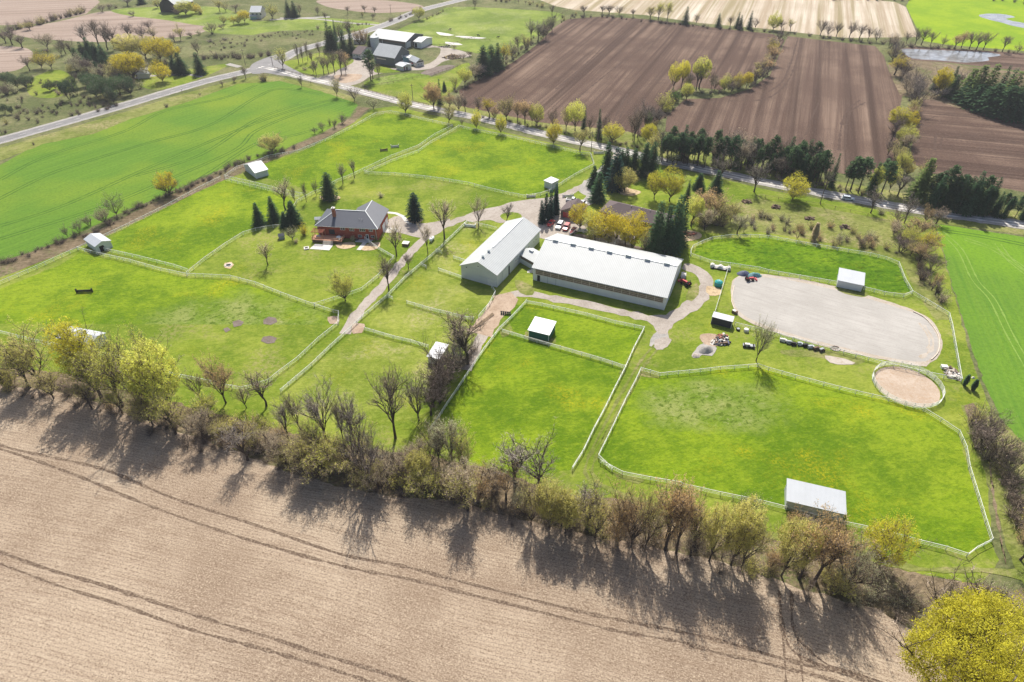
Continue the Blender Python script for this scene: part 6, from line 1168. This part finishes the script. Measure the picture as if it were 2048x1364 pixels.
# --- boundary thicket right of the scrub meadow
W = 'in the east boundary thicket'; G = 'boundary thicket trees'
rows(W, G, '''bare 1808 446 388 twig_grey 34; baremulti 1795 448 416 twig_purple 36; bud 1850 445 408 rust 28; bud 1832 472 430 rust 56; full 1816 492 450 lime 44; bud 1848 504 462 gold 44; baremulti 1800 506 465 twig_purple 50; bud 1836 530 484 rust 46; baremulti 1862 545 505 twig 38; baremulti 1842 560 520 twig_purple 32; baremulti 1862 580 536 rust 30; bud 1820 512 476 olive 34; bare 1870 590 560 twig 20; bud 1786 470 440 tan 30''')
along([('shrub', 'twig_purple'), ('shrub', 'twig'), ('shrubbud', 'tan'), ('shrubbud', 'rust')], '1790 455 1820 490 1845 530 1860 575 1880 600', 20, 2.5, 5, 'low in the boundary thicket', 'boundary thicket shrubs', 3, 11)
rows('beside the rubble pile corner', 'pair of dark cedars', 'column 1928 771 750 spruce 9; column 1945 780 760 spruce 10')
rows('by the scrap heap', None, 'thin 1512 722 628 sage 40')
# --- pine and spruce belt north of the road
r = random.Random(40)
def belt(x0, y0, x1, y1, n, rowsn, kinds, hmin, hmax, where, group, dy=7):
    for k in range(n):
        for j in range(rowsn):
            t = (k + r.uniform(.2, .8)) / n; x = x0 + (x1 - x0) * t; y = y0 + (y1 - y0) * t - j * dy + r.uniform(-2, 2); kd, cl = r.choice(kinds); plant(kd, x, y, r.uniform(hmin, hmax), cl, where, group)
belt(1318, 322, 1412, 334, 9, 3, [('pine', 'pine'), ('pine', 'spruce'), ('pine', 'pine'), ('bare', 'twig'), ('spruce', 'spruce')], 9.5, 15, 'in the left roadside pine belt', 'roadside pine belt')
belt(1418, 328, 1530, 346, 10, 3, [('pine', 'pine'), ('spruce', 'pine'), ('pine', 'spruce'), ('bare', 'twig_grey'), ('thin', 'tan')], 9, 15.5, 'in the middle roadside pine belt', 'roadside pine belt')
belt(1534, 350, 1640, 370, 10, 3, [('pine', 'pine'), ('spruce', 'spruce'), ('pine', 'pine'), ('bare', 'twig')], 9.5, 16, 'in the right roadside pine belt', 'roadside pine belt')
rows('in the roadside pine belt', 'roadside pine belt', 'bare 1646 372 320 tan 26; spruce 1662 374 308 spruce 16; pine 1700 382 314 pine 36; pine 1716 386 316 pine 34; pine 1690 380 322 pine 24; full 1744 386 330 lime 30; spruce 1740 388 326 pine 26; pine 1762 388 322 pine 32; full 1778 384 330 lime 28; larch 1832 402 317 larch 46; bare 1795 392 342 twig_grey 34; shrubbud 1724 388 376 olive 20; bare 1650 378 340 twig 24')
belt(1850, 416, 1976, 432, 9, 2, [('spruce', 'spruce'), ('broad', 'spruce'), ('pine', 'pine')], 10, 17.5, 'in the dark spruce belt across the road', 'dark spruce belt', 8)
belt(1980, 432, 2080, 442, 7, 2, [('spruce', 'spruce'), ('pine', 'spruce')], 7.5, 9.5, 'at the far right spruce belt', 'dark spruce belt', 8)
# --- hedges between the ploughed fields
W = 'between the ploughed fields'; G = 'hedge trees between the ploughed fields'
rows(W, G, '''fulltall 1346 180 120 yellow 28; fulltall 1362 178 118 yellow 28; bare 1378 180 140 twig_grey 24; fulltall 1398 178 110 lime 40; bare 1392 180 122 twig 24; bare 1422 178 128 twig 18; full 1448 182 144 lime 28; baremulti 1462 186 152 twig 26; full 1476 178 142 gold 30; full 1492 176 142 gold 26; baremulti 1510 168 124 twig_purple 36; baremulti 1524 160 118 twig_purple 34; bud 1535 150 116 rust 26; bud 1545 130 88 rust 28; bud 1542 112 75 gold 24; baremulti 1558 90 48 twig_purple 30;
full 1372 200 164 lime 30; bush 1335 215 184 lime 34; bush 1350 205 178 greenbush 30; bush 1330 225 198 lime 30; bare 1290 268 200 twig_grey 38; bare 1312 258 196 twig_grey 38; bare 1275 275 212 twig 26; fulltall 1294 262 220 greenbush 18; bare 1265 282 222 twig 22; bare 1300 250 205 twig 30;
baremulti 1778 96 62 twig_purple 30; baremulti 1790 106 72 twig_purple 32; bud 1784 120 92 olive 26; bud 1788 150 110 gold 36; baremulti 1806 155 115 twig_purple 38; baremulti 1822 180 125 twig_grey 42; baremulti 1836 200 132 twig_grey 44; baremulti 1826 225 155 twig_grey 40; bud 1820 240 206 rust 26; full 1790 262 212 yellow 48; full 1815 262 220 gold 34; bare 1782 282 230 twig_purple 32; full 1806 292 244 lime 46; baremulti 1775 310 270 twig 30; bud 1790 325 282 olive 36; full 1800 345 300 lime 34; bud 1812 352 315 gold 26; spruce 1768 345 318 pine 26; thin 1842 358 318 olive 24; baremulti 1838 182 150 twig_grey 30''')
# --- hedge along the top of the ploughed fields
W = 'in the top field hedge'; G = 'top hedge trees'
rows(W, G, '''bare 1104 32 6 twig 14; bare 1168 30 8 twig 22; bare 1204 28 10 twig 18; bare 1218 30 8 twig 22; bare 1238 30 8 twig 22; bare 1266 34 16 twig 14; thin 1300 38 10 olive 20; thin 1316 40 2 lime 20; thin 1334 42 0 lime 20; spruce 1370 48 14 spruce 17; bare 1392 48 24 twig 14; spruce 1436 54 27 spruce 14; bare 1460 54 30 twig 16; spruce 1473 56 24 spruce 12; spruce 1480 57 30 spruce 12; spruce 1498 58 22 spruce 14; bare 1510 58 32 twig 16; full 1546 60 20 lime 32; bare 1562 62 36 twig 18; bare 1580 62 34 olive 18;
bare 1640 72 36 twig_purple 26; bare 1655 74 38 twig_purple 22; bare 1672 74 42 twig 18; bare 1698 76 40 twig 26; bare 1718 80 44 twig 24; bare 1735 82 52 twig 18; bare 1752 84 54 twig 22; bare 1812 88 62 twig 16; bare 1830 90 52 twig 20; bare 1842 90 52 twig 22; bare 1860 92 60 twig 18; bare 1884 94 66 twig 16; bud 1908 98 68 rust 22; bud 1922 96 62 rust 24; bare 1938 98 60 twig 26; bare 1952 100 64 twig 22; bare 1966 100 60 twig 26; bare 2004 104 68 twig 24; bare 2034 106 82 twig 20''')
along([('shrub', 'twig_purple'), ('shrub', 'twig')], '1100 36 1200 34 1300 44 1420 56 1560 66 1700 82 1800 92 1900 99 2048 108', 48, 2.0, 4.2, 'low in the top field hedge', 'shrubs of the top hedge', 2.5, 12, stuff=True)
# --- conifer wood at the right
W = 'in the right conifer wood'; G = 'conifer wood at the right'
rows(W, G, '''full 1874 190 132 gold 40; full 1886 188 140 lime 34; spruce 1896 186 132 spruce 20; bare 1912 188 138 twig_grey 34; larch 1926 200 138 larch 44; larch 1942 208 132 larch 48; larch 1960 214 130 larch 44; spruce 1984 212 132 spruce 26; larch 2004 226 144 larch 40; larch 2026 232 138 larch 44; spruce 2044 236 140 pine 40; broad 1930 206 165 spruce 50; broad 1950 216 170 spruce 50; broad 1975 226 168 spruce 52; broad 2000 234 172 spruce 52; broad 2025 240 170 spruce 52; spruce 1995 220 136 pine 36; spruce 2060 220 138 spruce 50; broad 2058 240 180 spruce 44; baremulti 1862 196 176 twig_grey 26; bare 1882 198 174 twig_grey 26; baremulti 2016 240 195 sage 40; spruce 1900 196 150 pine 26; spruce 1868 180 140 spruce 20''')
# --- pasture edge left of the north ploughed field
W = 'beside the north ploughed field'; G = 'trees beside the north ploughed field'
rows(W, G, '''bud 1024 118 78 tan 22; bare 1036 106 66 twig 20; bud 1052 100 66 olive 22; bare 1062 82 36 twig_grey 24; bare 1076 82 40 twig_grey 24; bare 1092 78 30 twig_purple 28; bare 1104 64 18 twig_purple 26; bud 1086 80 44 tan 20; bud 1006 128 86 gold 28; broad 968 150 92 spruce 32; broad 984 142 90 spruce 30; spruce 996 138 86 pine 26; bud 950 160 122 tan 30; full 930 170 134 lime 30; thin 910 178 150 lime 18; bud 962 156 128 twig_grey 26''')
along([('shrub', 'twig'), ('shrubbud', 'olive'), ('shrub', 'twig_purple')], '900 182 960 160 1020 122 1070 88 1110 50 1160 28', 26, 2, 4, 'low beside the north field', 'shrubs beside the north ploughed field', 2.5, 13)
# --- brush bank hedge of the west crop field
W = 'on the west brush bank'; G = 'trees on the west brush bank'
rows(W, G, 'full 339 390 342 gold 50; barewide 234 432 380 twig_grey 46; bud 211 447 407 tan 34; baremulti 180 452 424 twig 26; baremulti 160 465 438 twig_purple 26; baremulti 136 474 446 twig_purple 18; full 545 304 265 olive 56; baremulti 684 248 222 twig_purple 24; baremulti 668 256 236 twig_purple 18; baremulti 645 262 242 twig_purple 18; baremulti 630 268 252 twig_purple 16; baremulti 747 218 194 sage 32; bush 527 162 146 twig 20; bush 530 162 147 olive 16; shrub 660 250 232 twig 8')
along([('shrub', 'twig_purple'), ('shrub', 'twig'), ('shrub', 'dead' if 0 else 'twig')], '0 528 60 508 130 484 200 460 262 424 310 402 360 384 420 358 470 330 510 316 590 296', 80, 1.2, 3.0, 'low on the west brush bank', 'low shrubs on the west brush bank', 2.2, 14, stuff=True)
rows('on the highway verge', 'roadside shrubs', 'bare 492 158 132 twig 18; baremulti 468 164 146 twig 16; baremulti 446 172 158 twig 14; shrub 333 214 202 twig 16; shrub 400 190 184 twig 8; shrub 68 290 280 twig 10')
# --- neighbouring farm trees
W = 'on the neighbouring farm'; G = 'trees on the neighbouring farm'
rows(W, G, '''thin 566 136 92 lime 28; bare 598 130 84 twig 10; bare 606 126 86 twig 10; bare 616 122 78 twig 10; bare 625 130 98 twig 14; bare 633 152 116 twig 16; bare 628 148 124 twig 12; bare 648 150 108 twig 16; bare 657 148 110 twig 18; bare 670 148 96 twig 24; bare 683 150 92 twig 26; bare 692 146 100 twig 20; bud 690 134 98 rust 22; bare 640 112 80 twig 16; spruce 660 98 44 spruce 24; spruce 668 100 52 spruce 26; spruce 690 112 62 spruce 26; spruce 704 110 58 spruce 20; spruce 672 80 40 spruce 12; bare 684 90 34 twig 22; bare 700 84 30 twig 24; bud 720 92 50 rust 28; bud 730 92 58 rust 20; spruce 742 104 70 spruce 22; spruce 756 100 68 spruce 12;
pine 742 162 100 pine 24; bare 746 158 120 twig_grey 26; bare 758 154 118 twig 14; full 838 40 12 lime 26; thin 545 38 2 lime 32; bare 600 30 4 twig 16; spruce 578 34 0 spruce 18; spruce 590 34 2 spruce 20; bare 636 30 10 twig 14; bare 730 24 8 twig 14; bare 750 28 12 twig 12; baremulti 746 38 22 twig 14; baremulti 725 34 22 olive 12; bare 652 42 22 twig 12; bush 636 58 48 sage 10; bare 696 28 10 twig 12; bare 950 16 -8 twig 14; baremulti 908 98 88 twig 16; baremulti 925 120 104 twig 20; baremulti 940 112 96 twig 16; shrub 610 140 130 tan 20''')
along([('shrub', 'twig'), ('shrub', 'twig_purple')], '775 46 800 38 820 30 840 18', 10, 2, 4, 'beside the far highway', 'shrubs beside the far highway', 2, 15)
along([('shrub', 'twig'), ('shrubbud', 'olive')], '850 40 870 32 890 22', 7, 1.5, 3, 'along the far pasture fence', 'shrubs along the far pasture fence', 1, 25)
along([('shrub', 'twig_purple'), ('shrub', 'twig')], '405 118 450 116 500 116 545 108', 22, 2.5, 4.5, 'across the highway from the crop', 'highway hedge shrubs', 3, 16, stuff=True)
# --- woodland at the upper left
W = 'in the upper left woodland'; G = 'upper left woodland trees'
rows(W, G, '''full 262 116 66 olive 62; full 292 118 68 olive 58; full 322 124 70 gold 60; full 345 126 80 gold 46; full 268 158 102 gold 66; full 246 140 106 gold 44; full 326 164 116 gold 46; spruce 170 118 84 spruce 24; spruce 184 116 76 spruce 30; spruce 198 122 84 spruce 26; spruce 212 128 90 spruce 26; spruce 160 130 96 spruce 26; spruce 350 146 112 spruce 22; spruce 366 148 106 spruce 32; spruce 402 148 106 spruce 28; bare 396 108 76 twig 22; bare 172 92 44 twig_grey 26; bare 198 92 34 twig 36; bare 216 100 38 twig 34; bare 230 100 48 twig_purple 30; bare 262 80 42 twig_purple 28; bare 286 78 42 twig_purple 34; bare 310 80 52 tan 28;
roundpine 190 180 146 pine 40; roundpine 206 190 148 pine 40; roundpine 222 196 154 pine 38; roundpine 240 190 150 pine 40; roundpine 255 180 146 pine 36; roundpine 200 200 164 pine 34; roundpine 228 206 168 spruce 32; roundpine 176 172 140 spruce 30; roundpine 262 190 152 spruce 30; baremulti 280 178 158 sage 24; bare 160 140 112 twig_purple 30; bare 178 146 114 twig_purple 30; bare 196 150 118 twig_purple 26; bud 215 206 184 olive 24; bare 25 90 52 twig_purple 34; bare 12 86 58 twig 30; bare 45 96 68 twig_purple 26; bud 96 98 62 tan 34; bud 84 136 94 gold 36; bud 104 138 102 gold 34; bare 60 142 110 twig 26; bare 132 108 74 twig 20; bare 148 118 76 twig 20; bare 124 112 80 twig 18; bud 60 60 44 olive 20;
roundpine 18 172 142 spruce 30; roundpine 36 176 146 pine 28; roundpine 54 176 146 pine 30; roundpine 64 170 148 pine 20; bush 14 190 164 twig 30; bush 30 186 166 sage 26; bare 96 108 96 twig 12; roundpine 100 182 160 pine 22; roundpine 112 178 160 spruce 16; roundpine 140 200 158 spruce 24; roundpine 132 182 156 pine 24; roundpine 146 178 152 pine 28; roundpine 155 190 165 spruce 18; shrub 74 190 178 twig_purple 14; bush 118 190 178 tan 12; roundpine 10 228 206 pine 18; roundpine 24 228 210 spruce 14; shrub 38 240 220 twig_purple 18; shrub 74 228 212 twig_purple 24; shrub 76 246 232 twig_purple 16; shrub 58 240 228 twig 16; shrub 14 248 232 olive 22; shrub 12 266 254 twig 18; bush 116 216 208 spruce 8; bush 144 212 202 twig 10; shrub 168 212 205 twig 8; shrub 44 206 196 twig 8''')
along([('shrub', 'twig_purple'), ('shrubbud', 'olive'), ('shrub', 'twig'), ('shrubbud', 'sage')], '150 150 190 160 240 168 275 150 300 130', 40, 3, 6.5, 'low in the left woodland', 'undergrowth of the upper left woodland', 8, 17)
along([('shrub', 'twig_purple'), ('shrub', 'twig'), ('shrubbud', 'olive')], '20 62 60 54 110 40 165 26', 26, 4, 7, 'between the far tan fields', 'far hedge shrubs', 2.5, 18)
W = 'in the top left hedgerows'; G = 'far trees at the top left'
rows(W, G, '''baremulti 205 24 6 twig_purple 22; baremulti 218 18 4 twig_purple 20; shrub 232 16 8 twig 16; baremulti 268 32 19 twig_grey 22; bare 256 12 -8 twig_grey 28; spruce 284 8 -14 spruce 20; bud 316 16 -6 lime 20; full 372 30 0 lime 40; full 392 26 4 gold 26; bush 356 28 12 twig 22; bush 402 28 10 olive 20; bare 440 24 -2 olive 20; bare 452 24 0 olive 18; bare 472 24 6 twig 20; full 490 46 18 gold 24; full 478 48 26 lime 22; bud 448 48 26 lime 20; bud 468 50 30 gold 16; baremulti 425 68 42 twig_purple 34; bud 362 80 44 olive 20; baremulti 350 82 62 twig_purple 24; baremulti 384 74 58 twig 20; baremulti 446 58 46 twig 20; baremulti 400 70 56 sage 16; bare 300 62 40 twig_purple 26; shrub 420 84 76 twig_grey 30; shrub 450 80 72 twig_grey 30; shrub 490 92 84 twig 16''')
belt(-10, -14, 620, -18, 26, 1, [('bare', 'twig_purple'), ('bud', 'olive'), ('bare', 'twig'), ('spruce', 'spruce')], 7, 11, 'beyond the top left fields', 'far treeline')
belt(980, -2, 1090, 14, 12, 1, [('shrub', 'twig'), ('shrubbud', 'olive'), ('bare', 'twig')], 3, 6, 'above the far pasture', 'far pasture hedge'); belt(1550, -4, 1830, 2, 16, 1, [('bush', 'greenbush'), ('shrubbud', 'olive'), ('spruce', 'spruce'), ('shrub', 'twig_purple')], 3, 6, 'above the far stubble field', 'far stubble hedge')
belt(1970, 0, 2080, 10, 5, 1, [('shrub', 'spruce')], 3, 5, 'at the top right corner', 'far treeline')
belt(640, -6, 860, -10, 14, 1, [('bare', 'twig_purple'), ('shrub', 'twig'), ('bud', 'olive')], 5, 9, 'beyond the far tan field', 'far treeline')
# scattered small shrubs on the rough ground beside the highway
along([('shrub', 'twig'), ('shrubbud', 'sage'), ('shrub', 'twig_purple'), ('pine', 'pine')], '0 200 60 225 130 215 200 215', 22, 1.2, 3, 'on rough ground beside the highway', 'rough ground shrubs', 9, 19)
along([('shrub', 'twig_grey'), ('shrub', 'twig')], '410 92 450 86 500 76 560 70 600 74', 26, .8, 1.8, 'on the far rough meadow', 'rough meadow shrubs', 9, 20, stuff=True)

along([], '0 190 60 170 110 170 150 200 220 215 120 225 30 230', 60, 1.0, 3.0, '', '', 9, 41, stuff=True)
along([], '400 112 480 90 560 70 640 66 740 48', 50, .8, 2.2, '', '', 7, 42, stuff=True)
along([], '1100 50 1060 90 1010 120 950 165 915 185', 30, 1.5, 3.0, '', '', 3, 43, stuff=True)
along([], '1800 100 1815 150 1835 200 1825 260 1800 320 1760 370', 40, 2, 4.0, '', '', 4, 44, stuff=True)
along([], '1546 80 1540 130 1500 172 1440 186 1360 186 1330 235 1280 275', 50, 1.5, 3.5, '', '', 2.5, 45, stuff=True)
along([], '960 235 1060 252 1200 278 1300 302', 40, 1.0, 2.2, '', '', 2, 46, stuff=True)
along([], '1320 318 1420 332 1540 352 1660 374 1760 392', 60, 1.0, 2.5, '', '', 3.5, 47, stuff=True)
along([], '0 760 100 780 210 808 330 858 480 900 640 940 780 968 900 990 1120 1052 1300 1086 1450 1120 1600 1165 1700 1195', 110, 1.2, 2.8, '', '', 3.5, 48, stuff=True)
tag(BRUSH.build('brush', None), 'low tangled leafless brush along the hedge banks and field edges', 'brush', None, 'stuff')
# --- give every plant a label that singles it out
ORD = ['first', 'second', 'third', 'fourth', 'fifth', 'sixth', 'seventh', 'eighth', 'ninth', 'tenth', '11th', '12th', '13th', '14th', '15th', '16th', '17th', '18th', '19th', '20th', '21st', '22nd', '23rd', '24th', '25th', '26th', '27th', '28th', '29th', '30th', '31st', '32nd', '33rd', '34th', '35th']
grp = {}
for word, where, x, y, o in REG: grp.setdefault((word, where), []).append((x, y, o))
for (word, where), L_ in grp.items():
    L_.sort(key=lambda q: q[0])
    for i, (x, y, o) in enumerate(L_):
        if len(L_) == 1: o['label'] = f'{word} {where}'
        elif i == 0: o['label'] = f'leftmost {word} {where}'
        elif i == len(L_) - 1: o['label'] = f'rightmost {word} {where}'
        else: o['label'] = f'{ORD[min(i, 34)]} {word} from the left {where}'
print('objects', len(bpy.data.objects), 'plants', len(REG))

for o in bpy.data.objects:
    if o.get('label') and not 4 <= len(o['label'].split()) <= 16: print('LABEL', len(o['label'].split()), o['label'])

# ================================================================== HAZE: thin spring air over the whole scene
m = MB(); m.box(-3600, -700, -1.5, 3600, 6300, 140)
hz = bpy.data.materials.new('haze'); hz.use_nodes = True; t = hz.node_tree; t.nodes.clear()
o_ = t.nodes.new('ShaderNodeOutputMaterial'); v_ = t.nodes.new('ShaderNodeVolumePrincipled'); v_.inputs['Color'].default_value = (0.86, 0.90, 0.96, 1); v_.inputs['Density'].default_value = 0.00011; v_.inputs['Anisotropy'].default_value = 0.2
t.links.new(v_.outputs[0], o_.inputs['Volume']); tag(m.build('haze', hz), kind='stuff')
